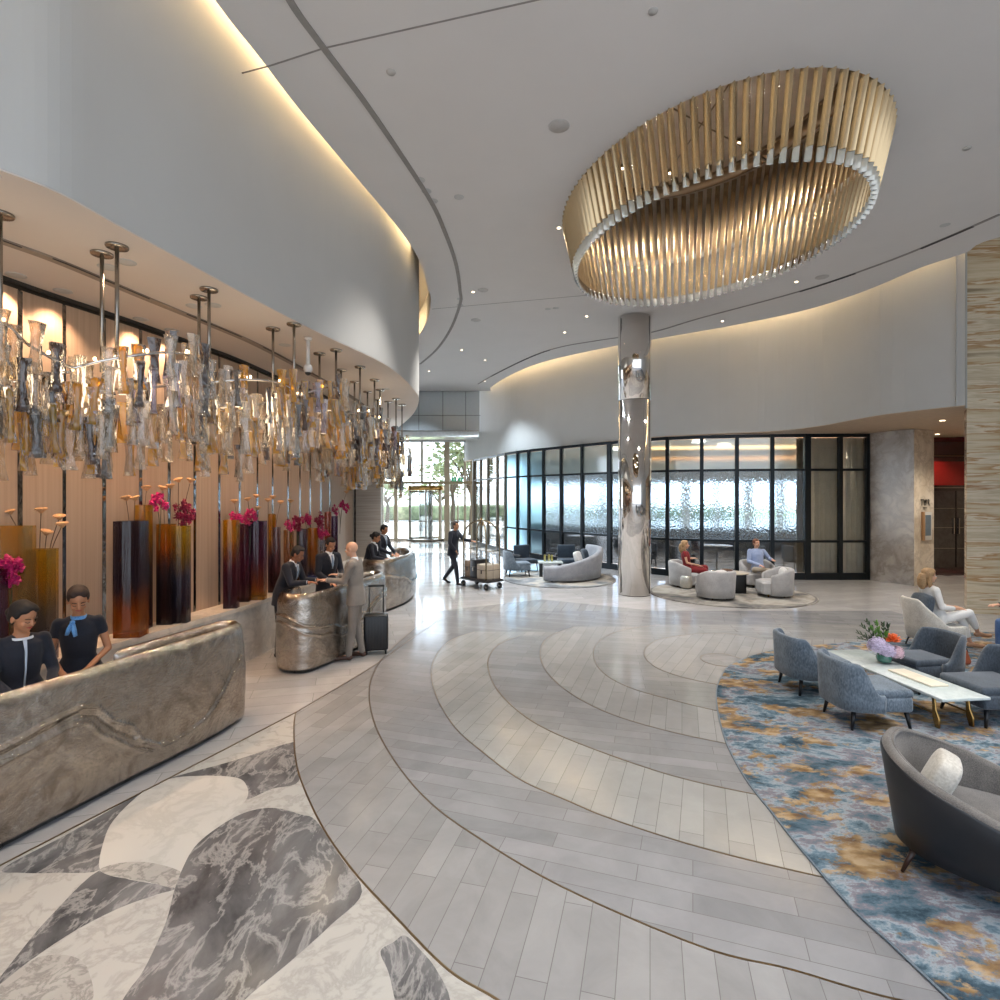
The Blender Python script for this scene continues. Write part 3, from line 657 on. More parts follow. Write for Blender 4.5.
def leg4(t, pts, z1, mat, r0=.012, r1=.022, splay=.25):
    for x, y in pts:
        MB().tube([(x*(1+splay), y*(1+splay), 0), (x, y, z1)], [r0, r1], 8).build('leg', mat, t, True)
def slipper(label, fab, loc, rz, group=None, w_=.62, d_=.66, hb=.72):
    t = thing('slipper_chair', label, 'chair', loc, rz, group); x = w_/2
    rbox((0, .02, .27), (w_-.05, d_-.06, .16), fab, 'seat_base', t, .035)
    c = MB(); c.box((0, .05, .385), (w_-.07, d_-.10, .09)); cu = c.build('seat', fab, t, True, .035, 3)
    MB().tube([(-x+.05, d_/2-.01, .345), (x-.05, d_/2-.01, .345)], .006, 6).build('piping', F_blued, cu, True)
    p = crom([V((-x, -.02)), V((-x-.005, -.14)), V((-x+.015, -.27)), V((-x+.10, -.375)), V((0, -.40)), V((x-.10, -.375)), V((x-.015, -.27)), V((x+.005, -.14)), V((x, -.02))], 4)
    n = len(p); zt = []
    for i in range(n):
        u = abs(i/(n-1)*2-1); f_ = min(1, max(0, (u-.46)/.44)); zt.append(.39+(hb-.39)*(1-f_*f_*(3-2*f_)))
    b = shell(p, .06, .21, zt, .04).build('backrest', fab, t, True)
    leg4(t, ((-x+.08, -.29), (x-.08, -.29), (-x+.07, d_/2-.07), (x-.07, d_/2-.07)), .2, M_legb, .014, .027, .12)
    return t
slipper('blue-grey slipper chair farthest left beside the pale coffee table, at the rug edge', F_blue, (4.05, 7.22, ZRUG), R(-90), 'blue-grey slipper chairs round the coffee table')
slipper('blue-grey slipper chair in the front on the left side of the coffee table', F_blue, (4.06, 6.2, ZRUG), R(-90), 'blue-grey slipper chairs round the coffee table')
slipper('dark blue-grey slipper chair across the table behind the flowers', F_blued, (5.48, 7.27, ZRUG), R(97), 'blue-grey slipper chairs round the coffee table', w_=.56, d_=.62)
slipper('dark blue-grey slipper chair at the right edge, across the table near its front end', F_blued, (5.54, 6.30, ZRUG), R(94), 'blue-grey slipper chairs round the coffee table', w_=.64, d_=.78, hb=.74)

# coffee table (long, pale top, gilt frame)
tc = V(((4.44+4.63+5.19+4.99)/4, (7.63+5.83+5.95+7.83)/4)); tdir = V((4.535-4.715-.09, 1.84)).normalized(); tz = math.atan2(-(-.19), 1.86)
ct = thing('coffee_table', 'long low coffee table, pale stone top on a gilt frame, on the blue rug', 'table', (tc.x, tc.y, ZRUG), R(5.8))
MB().box((0, 0, .345), (.56, 1.86, .03)).build('table_top', M_topw, ct, True, .006, 2)
for sx in (-1, 1):
    for sy in (-1, 1):
        lg = MB(); lg.rings([[V((sx*(.2)+a*w2, sy*(.74+off)+b*w3, z)) for a, b in ((-1, -1), (1, -1), (1, 1), (-1, 1))] for z, w2, w3, off in ((0, .012, .022, .05), (.1, .013, .040, .035), (.18, .011, .022, .012), (.33, .011, .016, 0))])
        lg.build('leg', M_brass, ct, True, .004, 2)
    MB().box((sx*.2, 0, .14), (.014, 1.5, .014)).build('stretcher', M_brass, ct)
    MB().box((sx*.2, 0, .315), (.016, 1.5, .02)).build('top_rail', M_brass, ct)
for sy in (-1, 1): MB().box((0, sy*.74, .30), (.4, .016, .016)).build('cross_rail', M_brass, ct)
tray = tag(MB().box((0, 0, .012), (.22, .60, .022)).build('serving_board', simple('ivory_board', 'e6ddc8', .4), None, True, .006), 'thin ivory board lying on the pale coffee table in front of the flowers', 'board')
place(tray, (*P(917, 677, .40), .382), R(7))

# bouquet in green glass vase
bq = P(884, 663, .38)
vs = thing('glass_vase', 'squat green glass vase of flowers on the coffee table', 'vase', (bq.x, bq.y, .383))
MB().lathe([(.05, 0), (.085, .03), (.09, .07), (.075, .12), (.068, .125), (.082, .07), (.078, .035), (.04, .012), (.001, .012)], 24).build('body', simple('green_glass', '2f6a58', .05, coat=1, noise_amt=.35, nscale=14), vs, True)
bo = thing('flower_bouquet', 'bouquet of lilac hydrangeas, one orange bloom and dark green sprigs in the green vase', 'flowers', (bq.x, bq.y, .48))
def hydrangea(c, r, mat, parent, n=46, s=.024, name='bloom'):
    m = MB(); rnd = random.Random(int(c[0]*1000)+n)
    for i in range(n):
        z = 1-2*(i+.5)/n*.82; a = i*2.39996; q = V((math.sqrt(1-z*z)*cos(a), math.sqrt(1-z*z)*sin(a), z))
        M = q.to_track_quat('Z', 'Y').to_matrix()
        for k in range(4):
            b = k*pi/2+rnd.random(); off = M @ V((cos(b)*s*.55, sin(b)*s*.55, 0))
            m.ell(V(c)+q*r*rnd.uniform(.92, 1.05)+off, (s*.55, s*.4, s*.16), M, 6, 4)
    m.ell(c, (r*.85,)*3, None, 10, 6)
    return m.build(name, mat, parent, True)
M_lilac = simple('lilac_petals', 'c9bcd6', .6, noise_amt=.25, nscale=40); M_pinkp = simple('pale_pink_petals', 'd9b9c4', .6, noise_amt=.2, nscale=40)
M_orng = simple('orange_petals', 'd9622b', .5, noise_amt=.3, nscale=30); M_green = simple('dark_leaf', '1f3a16', .5, noise_amt=.4, nscale=30); M_leaf2 = simple('bright_leaf', '4f7a26', .5, noise_amt=.3, nscale=30)
hydrangea((-.10, -.02, .13), .11, M_lilac, bo); hydrangea((0, -.06, .07), .09, M_lilac, bo); hydrangea((.13, -.03, .04), .085, M_pinkp, bo)
m = MB()
for i in range(26):
    a = i*2.4; t_ = .25+.75*(i/26); d = V((cos(a)*t_, sin(a)*t_, 1.15-t_)).normalized(); M = d.to_track_quat('Y', 'Z').to_matrix()
    m.ell(V((.11, 0, .17))+d*.06, (.022, .06, .008), M, 6, 5)
m.build('bloom', M_orng, bo, True)
for i, (x, z) in enumerate(((-.27, .36), (-.30, .27), (-.22, .22), (-.10, .40), (.0, .38), (.08, .36), (-.16, .33), (-.28, .20), (-.05, .30), (.03, .27), (-.2, .41))):
    m = MB(); p0 = V((0, 0, 0)); p1 = V((x, .02*(i % 3), z)); pts = [p0, p0.lerp(p1, .5)+V((0, 0, .06)), p1]; pts = crom(pts, 3)
    m.tube(pts, .003, 5); g = m.build('stem', M_green, bo, True); m = MB()
    for k in range(3, len(pts)):
        for s in (-1, 1):
            d = (pts[k]-pts[k-1]).normalized()+V((s*.9*abs(d0) if (d0 := .8) else 0, s*.3, .1)); d.normalize()
            m.ell(pts[k]+d*.03, (.012, .032, .004), d.to_track_quat('Y', 'Z').to_matrix(), 6, 4)
    m.build('leaf', M_leaf2 if i in (3, 6, 8, 9) else M_green, g, True)

# large patterned rug
rp = px2([(1060, 1080), (1000, 1045), (949, 1000), (895, 949), (850, 907), (802, 851), (775, 817), (745, 778), (725, 738), (717, 700), (721, 680), (735, 664), (775, 651), (830, 645), (890, 640), (960, 634), (1040, 632)])
rpath = crom(rp, 8)
M_rug, nt, out = newmat('watercolour_rug'); p = N(nt, 'BsdfPrincipled'); nt.links.new(p.outputs[0], out.inputs[0])
co = coords(nt, rot=(0, 0, .5), scale=(1, 1.6, 1)); a = N(nt, 'TexNoise', Scale=1.15, Detail=9.0, Distortion=.22, Roughness=.72); nt.links.new(co, a.inputs['Vector'])
c_ = ramp(nt, a.outputs[0], [(.34, hexc('2b3a45')), (.42, hexc('455864')), (.47, hexc('6c7f8b')), (.50, hexc('959da2')), (.53, hexc('7c767d')), (.58, hexc('566a76')), (.65, hexc('33444f'))])
b = N(nt, 'TexNoise', Scale=1.35, Detail=9.0, Distortion=.2, Roughness=.72); nt.links.new(coords(nt, rot=(0, 0, -.4), scale=(1.2, 1.7, 1)), b.inputs['Vector'])
fb = ramp(nt, b.outputs[0], [(.515, (0, 0, 0)), (.56, (.9, .9, .9))])
g = N(nt, 'TexNoise', Scale=6.0, Detail=5.0); nt.links.new(co, g.inputs['Vector'])
gc = ramp(nt, g.outputs[0], [(.35, hexc('6f5439')), (.5, hexc('987a50')), (.62, hexc('b39a78'))])
mx = N(nt, 'MixRGB'); nt.links.new(fb, mx.inputs[0]); nt.links.new(c_, mx.inputs[1]); nt.links.new(gc, mx.inputs[2]); nt.links.new(mx.outputs[0], p.inputs['Base Color'])
p.inputs['Roughness'].default_value = 1; p.inputs['Specular IOR Level'].default_value = .1; f2 = N(nt, 'TexNoise', Scale=220.0); nt.links.new(coords(nt), f2.inputs['Vector']); nt.links.new(bump(nt, f2.outputs[0], .5, .004), p.inputs['Normal'])
M_rugside = fabric('rug_edge_pile', '4d5b66', '6c7983')
rug = thing('area_rug', 'large curved rug in blotched blue, grey and ochre under the near lounge', 'rug', (0, 0, 0))
MB().prism(list(rpath)+[V((13.5, 10.3)), V((13.5, 1.3))], .0126, ZRUG).build('pile', M_rug, rug)
strip(rpath, .03, .0125, ZRUG-.002).build('border', M_rugside, rug)
def round_rug(px, py, rx, ry, label, c1, c2):
    c = P(px, py); m, nt, out = newmat('grey_abstract_rug'); p = N(nt, 'BsdfPrincipled'); nt.links.new(p.outputs[0], out.inputs[0])
    a = N(nt, 'TexNoise', Scale=.9, Detail=8.0, Distortion=.3, Roughness=.6); nt.links.new(coords(nt), a.inputs['Vector'])
    nt.links.new(ramp(nt, a.outputs[0], [(.35, hexc('505254')), (.45, hexc(c1)), (.52, hexc('aaa59c')), (.6, hexc(c2)), (.7, hexc('4f5154'))]), p.inputs['Base Color']); p.inputs['Roughness'].default_value = 1
    t = thing('round_rug', label, 'rug', (c.x, c.y, 0)); MB().lathe([(.001, .001), (1, .001), (1, .018), (.985, .021), (.001, .021)], 64, sx=rx, sy=ry).build('pile', m, t)
    MB().rings([[V((rx*k*cos(2*pi*i/64), ry*k*sin(2*pi*i/64), z)) for i in range(64)] for k, z in ((.99, .0225), (.965, .0225))], False).build('border', simple('rug_border', '6d6a68', 1), t)
    return V((c.x, c.y, 0))
rc1 = round_rug(559, 578.5, 1.68, 1.8, 'round grey rug under the curved sofa in front of the glazed screen', '7b7f83', '8a857e')
rc2 = round_rug(730, 594, 2.0, 1.85, 'round grey and beige rug under the pale barrel chairs right of the column', '84807b', '928b82')

# barrel chairs
def barrel(label, loc, rz, fab, w_=.82, cushion=True, grp='pale barrel chairs on the round rug', h=.70):
    t = thing('barrel_chair', label, 'chair', loc, rz, grp); r = w_/2
    p = arc(r-.05, -205, 25, 30); n = len(p)
    zt = [h-max(0, abs(i/(n-1)*2-1)-.5)/.5*.16 for i in range(n)]
    shell(p, .10, .06, zt, .05, out=1).build('backrest', fab, t, True)
    m = MB(); m.lathe([(.001, .07), (r-.08, .07), (r-.06, .12), (r-.06, .36), (r-.10, .40), (.001, .41)], 28, (0, .03, 0), 1, 1.04); m.box((0, .18, .22), (w_*.84, .34, .28)); m.build('seat', fab, t, True, 0, 2, .025)
    for a in (45, 135, 225, 315): MB().tube([(cos(R(a))*.26, sin(R(a))*.26, 0), (cos(R(a))*.26, sin(R(a))*.26, .08)], .018, 10).build('foot', M_brass, t, True)
    if cushion: MB().ell((0, -r+.21, .55), (.24, .09, .17), None, 16, 10).build('back_cushion', F_white, t, True)
    return t
barrel('pale grey barrel chair seen from behind, closest to the camera on the far right rug', (5.22, 13.55, .022), R(8), F_grey, .86)
barrel('pale barrel chair on the right of its rug turned to face left', (6.78, 13.85, .022), R(80), F_grey, .84)
ch_red = barrel('pale barrel chair with the woman in a red dress sitting in it', (5.08, 15.35, .022), R(-112), F_grey, .84, False)
ch_man = barrel('pale barrel chair with the man in a blue shirt sitting in it', (7.05, 15.35, .022), R(178), F_grey, .86, False)
tb = thing('side_table', 'small round table with a pale top and dark slab base between the barrel chairs', 'table', (*P(742, 594), .022))
MB().lathe([(.001, .50), (.40, .50), (.42, .515), (.42, .53), (.40, .54), (.001, .54)], 32, (-.25, 0, 0), 1.0, .8).build('table_top', simple('cream_stone', 'cfc3b0', .25), tb, True)
MB().box((-.05, 0, .25), (.3, .09, .5)).build('base', M_black, tb, True, .015); MB().box((-.42, .05, .25), (.12, .09, .5)).build('base', M_black, tb, True, .015)
bowl = tag(MB().lathe([(.001, 0), (.06, 0), (.14, .04), (.15, .07), (.14, .065), (.05, .015), (.001, .012)], 24).build('bowl', M_walnut, None, True), 'shallow dark wooden bowl on the small table between the barrel chairs', 'bowl'); place(bowl, (5.75, 14.2, .563))
stl = thing('drum_stool', 'small pale drum stool with an openwork look beside the woman in red', 'stool', (*P(686, 589), .022)); m = MB()
m.lathe([(.001, 0), (.13, 0), (.16, .06), (.165, .2), (.16, .3), (.13, .34), (.001, .34)], 20); m.build('body', simple('hammered_white_metal', 'c9c4ba', .3, .6, bumps=.9, bscale=16), stl, True)

# curved sofa group
so = thing('curved_sofa', 'curved grey sofa with a sloping back seen from behind, left of the column', 'sofa', (2.0, 17.1, .022), 0)
pth = crom([V((-.72, -1.0)), V((-.35, -1.13)), V((.1, -1.1)), V((.52, -.88)), V((.86, -.45)), V((1.0, .05)), V((.95, .5)), V((.75, .85))], 6); n = len(pth)
zt = [.46+.46*min(1, max(0, (i/(n-1)-.12)/.55))**1.1 for i in range(n)]
shell(pth, .16, .05, zt, .08, out=1).build('backrest', F_sofa, so, True)
inn = [p_*.58+V((-.05, 0.0)) for p_ in pth]
MB().prism([p_*.97 for p_ in pth]+inn[::-1], .08, .42).build('seat', F_sofa, so, True, .05, 3)
for x, y in ((-.5, -.95), (.5, -.75), (.8, .3), (.1, -.3)): MB().tube([(x, y, 0), (x, y, .08)], .02, 8).build('foot', M_black, so, True)
def pillow(label, loc, rz, tilt, mat, s=.42, grp=None):
    m = MB(); rings = []
    for j in range(9):
        v = -1+2*j/8; ring = []
        for k in range(16):
            a = 2*pi*k/16; ex = .5
            x = math.copysign(abs(cos(a))**ex, cos(a)); z = math.copysign(abs(sin(a))**ex, sin(a)); sh = math.sqrt(max(0, 1-(abs(v))**2.2))
            k_ = .35+.65*sh if abs(v) < 1 else .35
            ring.append(V((x*s/2*(.86+.14*sh), v*.085, z*s/2*(.86+.14*sh)))*1.0)
        if j in (0, 8): ring = [q*V((1, 1, 1)).x if False else V((q.x*.55, q.y, q.z*.55)) for q in ring]
        rings.append(ring)
    m.rings(rings); o = tag(m.build('throw_pillow', mat, None, True, sub=1), label, 'pillow', grp)
    o.location = loc; o.rotation_euler = (tilt, 0, rz); return o
pillow('dark throw pillow leaning in the high corner of the curved sofa', (2.62, 17.25, .66), R(100), R(-15), F_navy)
pillow('white throw pillow on the curved sofa next to the dark one', (2.35, 16.9, .64), R(60), R(-18), F_white, .38)
slipper('armless blue-grey chair left on the round rug by the luggage cart', F_blue, (.55, 17.35, .022), R(-80), None, .66, .7, .78)
def armchair_dark(label, loc, rz):
    t = thing('dark_armchair', label, 'chair', loc, rz, 'dark armchairs by the glazed screen')
    rbox((0, .02, .33), (.62, .62, .14), F_navy, 'seat', t, .04); rbox((0, -.30, .58), (.60, .10, .50), F_navy, 'backrest', t, .04)
    for s in (-1, 1): rbox((s*.33, 0, .52), (.07, .58, .06), M_black, 'armrest', t, .015)
    leg4(t, ((-.27, -.27), (.27, -.27), (-.27, .25), (.27, .25)), .28, M_black, .012, .02, .1); return t
armchair_dark('dark armchair nearest the luggage cart, behind the armless chair', (.85, 18.5, .022), R(205))
armchair_dark('dark armchair behind the low table, left of the sofa', (2.2, 18.5, .022), R(175))
lt = thing('low_table', 'low table with a white top and black slab legs before the curved sofa', 'table', (1.55, 17.35, .022))
MB().box((0, 0, .43), (.75, .6, .04)).build('table_top', M_topw, lt, True, .01); MB().box((-.3, -.2, .2), (.1, .12, .41)).build('leg', M_black, lt); MB().box((.3, .2, .2), (.1, .12, .41)).build('leg', M_black, lt); MB().box((.28, -.2, .2), (.1, .1, .41)).build('leg', M_black, lt)
M_yel = thin_glass('pale_yellow_drink', 'd6c65a', .1, haze=.5, hazec=(.8, .7, .2))
for i, (dx, dy) in enumerate(((-.12, .0), (.02, .08), (.1, -.05))):
    tag(place(MB().lathe([(.001, 0), (.032, 0), (.036, .16), (.03, .19), (.03, .2), (.001, .2)], 14).build('drinking_glass', M_yel, None, True), (1.5+dx, 17.3+dy, .472)), 'tall glass of yellow drink standing on the low table before the sofa', 'glass', 'drinks on the low table')
# cafe furniture seen through the screen
def cafe_table(x, y, lab, r=.42, h=1.0):
    t = thing('cafe_table', lab, 'table', (x, y, 0)); MB().lathe([(.001, h-.03), (r, h-.03), (r, h), (.001, h)], 28).build('table_top', simple('white_laminate', 'd6d8d8', .2), t, True)
    MB().lathe([(.001, 0), (.25, 0), (.25, .02), (.03, .04), (.03, h-.03)], 20).build('pedestal', M_steel, t, True); return t
cafe_table(3.05, 21.2, 'white cafe table behind the screen, seen above the curved sofa', .5, .98); cafe_table(7.2, 18.6, 'white cafe table behind the screen between the seated woman and man', .5, .85)
for i, (x, y) in enumerate(((6.1, 18.8), (8.4, 18.7), (10.0, 18.9), (5.2, 20.0), (2.2, 22.3))):
    armc = copy_tree([q for q in col.objects if q.name == 'dark_armchair'][0]); place(armc, (x, y, 0), R(90 if i % 2 else -80)); armc['label'] = 'dark chair inside the cafe, dimly seen through the glazed screen'; armc['group'] = 'dark cafe chairs behind the screen'

# pleated curtain behind the last two panes
for a_, b_, lb in ((772, 806, 'pleated beige curtain behind the third pane from the right of the screen'), (810, 838, 'pleated beige curtain behind the second pane from the right of the screen'), (841, 869, 'pleated beige curtain behind the rightmost pane of the screen')):
    x0, x1 = (a_-500)/FPX*16.95, (b_-500)/FPX*16.95
    if a_ == 772: x0 = (797-500)/FPX*16.95
    pts = [V((x0+(x1-x0)*i/160, 16.98+.04*sin(i/160*(x1-x0)*44)+.012*sin(i*.9))) for i in range(161)]
    tag(strip(pts, .006, .002, 4.25).build('curtain', fabric('beige_curtain', 'e0d6c6', 'f2eadc'), None, True), lb, 'curtain')

# near tub armchair (faces the lower right)
ta = thing('tub_armchair', 'grey tweed tub armchair with a black leather outer shell and cream pillow, lower right corner', 'chair', (3.12, 3.68, ZRUG), facing(.70, -.71)); ta.scale = (.88, .88, 1)
pp = crom([V((-.44, .38)), V((-.46, .1)), V((-.40, -.22)), V((-.22, -.42)), V((0, -.47)), V((.22, -.42)), V((.40, -.22)), V((.46, .1)), V((.44, .38))], 5); n = len(pp)
def tz_(i): u = abs(i/(n-1)*2-1); return .80-.30*(max(0, u-.15)/.85)**1.2
zt = [tz_(i) for i in range(n)]
shell(pp, .035, .17, [z-.03 for z in zt], .16).build('outer_shell', M_shell, ta, True)
pin = [q*.93 for q in pp]
shell(pin, .075, .2, [z+.005 for z in zt], .16).build('backrest', F_warm, ta, True)
e = MB(); e.tube([V((q.x*1.06, q.y*1.06, z-.012)) for q, z in zip(pp, zt)], .012, 6); e.build('piping', F_warm, ta, True)
m = MB(); m.prism([q*.86 for q in pp]+[V((.36, .44)), V((-.36, .44))], .3, .43); m.build('seat', F_warm, ta, True, .035, 3)
m = MB(); m.prism([q*.95 for q in pp]+[V((.40, .40)), V((-.40, .40))], .15, .31); m.build('seat_base', M_shell, ta, True, .02, 3)
for s in (-1, 1):
    q = [V((s*.41, .40)), V((s*.41, .1)), V((s*.34, -.2))]; 
    MB().rings([[V((s*.395+dx, .41, .2+dz)) for dx, dz in ((-.05, 0), (.05, 0), (.07, .28), (-.04, .28))], [V((s*.395+dx, .435, .2+dz)) for dx, dz in ((-.05, 0), (.05, 0), (.07, .27), (-.04, .27))]]).build('arm_front', F_warm, ta, True, .012)
    for y in (-.33, .34): MB().tube([(s*.34, y*1.18, 0), (s*.28, y*.95, .18)], [.012, .026], 10).build('leg', M_wood, ta, True)
MB().box((0, -.20, .58), (.02, .02, .02)) 
pl = pillow('square cream pillow propped in the grey tub armchair', (3.00, 3.82, .60), facing(.70, -.71)+R(10), R(-24), F_cream, .34)

# cream chair with the woman in white
cc = thing('cream_armchair', 'cream winged armchair holding the woman dressed in white', 'chair', (7.10, 9.15, ZRUG), R(-90)); cc.scale = (.84, .84, .90)
p = crom([V((-.36, .28)), V((-.38, 0)), V((-.32, -.26)), V((-.16, -.38)), V((0, -.4)), V((.16, -.38)), V((.32, -.26)), V((.38, 0)), V((.36, .28))], 4); n = len(p)
shell(p, .06, .18, [.92-.44*min(1, max(0, abs(i/(n-1)*2-1)-.28)/.42) for i in range(n)], .14).build('backrest', F_cream, cc, True)
m = MB(); m.prism([q*.88 for q in p]+[V((.3, .42)), V((-.3, .42))], .26, .44); m.build('seat', F_cream, cc, True, .05, 3)
leg4(cc, ((-.26, -.26), (.26, -.26), (-.26, .3), (.26, .3)), .26, M_legb)
pillow('dark grey velvet pillow behind the back of the woman in white', (6.86, 9.12, .72), R(-90), R(-14), F_blued, .42)
bag = thing('handbag', 'tan leather handbag on the rug below the seated woman in white', 'bag', (6.72, 8.3, ZRUG), R(8))
m = MB(); m.rings([[V((x*sx, y*sy, z)) for x, y in ((-1, -1), (1, -1), (1, 1), (-1, 1))] for z, sx, sy in ((0, .2, .09), (.05, .21, .1), (.2, .18, .06), (.24, .17, .03))]); m.build('body', simple('tan_leather', '8a4526', .4, noise_amt=.15), bag, True, .02, 3)
for y in (-.035, .035): MB().tube(crom([V((-.1, y, .2)), V((-.09, y, .33)), V((0, y, .38)), V((.09, y, .33)), V((.1, y, .2))], 4), .008, 6).build('handle', simple('tan_leather_handle', '6e351d', .4), bag, True)
m = MB(); m.tube(crom([V((-.02, -.06, .24)), V((.02, -.1, .16)), V((.0, -.11, .08))], 4), [.02]*4+[.03]*4+[.05], 8); m.build('scarf', simple('cream_scarf', 'd8cfc0', .8), bag, True)
# chair for the person cut by the right edge
c2 = copy_tree(cc); place(c2, (8.40, 8.62, ZRUG), R(92)); c2['label'] = 'pale armchair at the right edge under the person in jeans'
wt = thing('side_table', 'white round side table low at the right edge between the two seated people', 'table', (7.72, 8.05, ZRUG)); MB().lathe([(.001, .36), (.25, .36), (.25, .38), (.001, .38)], 28).build('table_top', simple('white_lacquer', 'e2e0dc', .2), wt, True)
MB().lathe([(.001, 0), (.16, 0), (.16, .02), (.025, .03), (.025, .36)], 18).build('pedestal', M_brass, wt, True)

# red lacquer cabinet in the corridor
cb = thing('display_cabinet', 'tall dark red lacquer cabinet with glazed doors in the corridor beside the banded stone wall', 'cabinet', (14.3, 17.6, 0))
M_red = simple('red_lacquer', '6d1412', .2, coat=.6); M_redd = simple('dark_oxblood', '3a0f10', .2, coat=.6)
MB().box((0, .12, 2.1), (1.9, .2, 4.2)).build('body', M_redd, cb); MB().box((-.1, 0, 3.2), (1.3, .05, .75)).build('upper_panel', M_red, cb)
MB().box((0, 0, 2.75), (1.6, .07, .03)).build('shelf_rail', M_steel, cb); MB().box((0, 0, 3.75), (1.6, .07, .03)).build('shelf_rail', M_bronze, cb)
for i in range(2):
    d = MB().box((-.38+i*.76, -.01, 1.45), (.72, .05, 2.4)).build('door', simple('dark_glass_door', '1d1416', .06, coat=1), cb)
    MB().box((-.08+i*.16, -.06, 1.55), (.03, .03, .5)).build('handle', M_steel, d)
    for z in (.85, 1.5, 2.1): MB().box((-.38+i*.76, -.04, z), (.70, .012, .015)).build('glazing_bar', M_steel, d)
# ================================================================ GOLD LIGHT RING
UP = 1.40   # the bars start high inside the ceiling recess
rl = thing('ring_chandelier', 'large oval ceiling light of hanging brass bars with clear crystal tips', 'chandelier', (ecx, ecy, ZC), 0)
# bars
M_bar, nt, out = newmat('champagne_brass_bar'); p = N(nt, 'BsdfPrincipled'); nt.links.new(p.outputs[0], out.inputs[0])
p.inputs['Base Color'].default_value = (*hexc('cdb590'), 1); p.inputs['Metallic'].default_value = .75; p.inputs['Roughness'].default_value = .26
M_tip = thin_glass('clear_crystal', 'eef2ee', .22, .05, haze=.5, hazec=(.95, .95, .9))
def eaz(n, ins=0):
    fine = [ept(2*pi*i/1440, ins) for i in range(1441)]; L = [0]
    for a, b in zip(fine, fine[1:]): L.append(L[-1]+(b-a).length)
    out_ = []; j = 0
    for i in range(n):
        t = L[-1]*i/n
        while L[j+1] < t: j += 1
        out_.append(2*pi*j/1440)
    return out_
LEN = ZC-ezb
bar0 = tip0 = None
for k, a in enumerate(eaz(100)):
    p0 = ept(a, 0); p1 = ept(a, eins); top = V((p0.x, p0.y, 0)); bot = V((p1.x, p1.y, -LEN)); d = bot-top; sl_ = (top-bot)/LEN; top = top+V((0, 0, 0)); top = V((p0.x, p0.y, UP)) if True else top; d = bot-V((p0.x, p0.y, 0)); d = d*((LEN+UP)/LEN); top = bot-d
    if bar0 is None:
        m = MB(); L = d.length-.14
        m.rings([[V((.052*cos(2*pi*i/3+pi/2), .052*sin(2*pi*i/3+pi/2), z)) for i in range(3)] for z in (0, -L)]); bar0 = m.build('brass_bar', M_bar, rl, True, .004, 2); o = bar0
        m = MB(); m.rings([[V((.050*cos(2*pi*i/3+pi/2), .050*sin(2*pi*i/3+pi/2), z)) for i in range(3)] for z in (-L-.002, -L-.15)]); tip0 = m.build('crystal_tip', M_tip, bar0, True, .006, 2)
    else:
        o = bar0.copy(); col.objects.link(o); o.parent = rl; c = tip0.copy(); col.objects.link(c); c.parent = o
    nrm = V((p0.x, p0.y)).normalized(); zax = -d.normalized(); yax = V((nrm.x, nrm.y, 0)); xax = yax.cross(zax).normalized(); yax = zax.cross(xax)
    M = Matrix((xax, yax, zax)).transposed().to_4x4(); M.translation = top; o.matrix_basis = M
M_plate = simple('bronze_mirror_plate', 'b49a7d', .22, .5, noise_amt=.02)
m = MB(); m.rings([[V((*ept(2*pi*i/96, ins), z)) for i in range(96)] for ins, z in ((-.16, UP-.04), (-.16, UP+.02), (.2, UP+.02), (.2, UP-.04))], False); m.build('mounting_ring', M_plate, rl, True)
for i in range(8):
    q = ept(2*pi*i/8+.3, .75); MB().lathe([(.001, -.05), (.05, -.05), (.05, -.0), (.001, -.0)], 16, (q.x, q.y, UP)).build('lamp_can', M_bronze, rl, True)
    b = MB().lathe([(.001, -.056), (.035, -.056), (.035, -.051), (.001, -.051)], 16, (q.x, q.y, UP)).build('lamp_lens', M_lamp, rl)
    spot('lamp', (q.x, q.y, UP-.08), 38, (1, .88, .74), 150, rl)
m = MB()
for a0 in (0.2, 1.3): m.tube([V((*ept(a0, .1), UP-.3)), V((*ept(a0+pi, .1), UP-.3))], .012, 8)
m.build('suspension_bar', M_bronze, rl, True)

# ================================================================ CRYSTAL CHANDELIER OVER THE DESKS
ch = thing('crystal_chandelier', 'long winding chandelier of amber, clear and smoky glass pendants above the desks', 'chandelier', (0, 0, 0))
canA = [P(117, 244.5, ZS), P(209, 288, ZS), P(294, 323, ZS), P(336, 349, ZS), P(360, 366, ZS), P(374.5, 379, ZS), P(380, 389, ZS), P(396, 398, ZS), P(402, 404, ZS)]
canB = [P(102, 252, ZS), P(199, 296, ZS), P(273, 327.5, ZS), P(319.5, 352.5, ZS), P(341, 369, ZS), P(354.5, 381, ZS), P(367.5, 391, ZS), P(377.5, 399, ZS), P(388, 401, ZS)]
canA = [P(0, 212, ZS), V((-3.75, 3.0))]+canA; canB = [V((-4.1, 4.15)), V((-4.05, 3.1))]+canB
order = [1, 0]+list(range(2, len(canA))); A_ = [canA[i] for i in order]; B_ = [canB[i] for i in order]
spine = crom([(a+b)/2 for a, b in zip(A_, B_)], 10); spine = resample(spine, 220)
def zr(s):   # rail height, slow undulation
    return 3.63+.07*sin(s*2*pi*.42+.6)+.16*min(1, max(0, (s-2.6)/1.8))-.16*min(1, max(0, (s-7.0)/1.8))
S = [0]
for a, b in zip(spine, spine[1:]): S.append(S[-1]+(b-a).length)
railA, railB = [], []
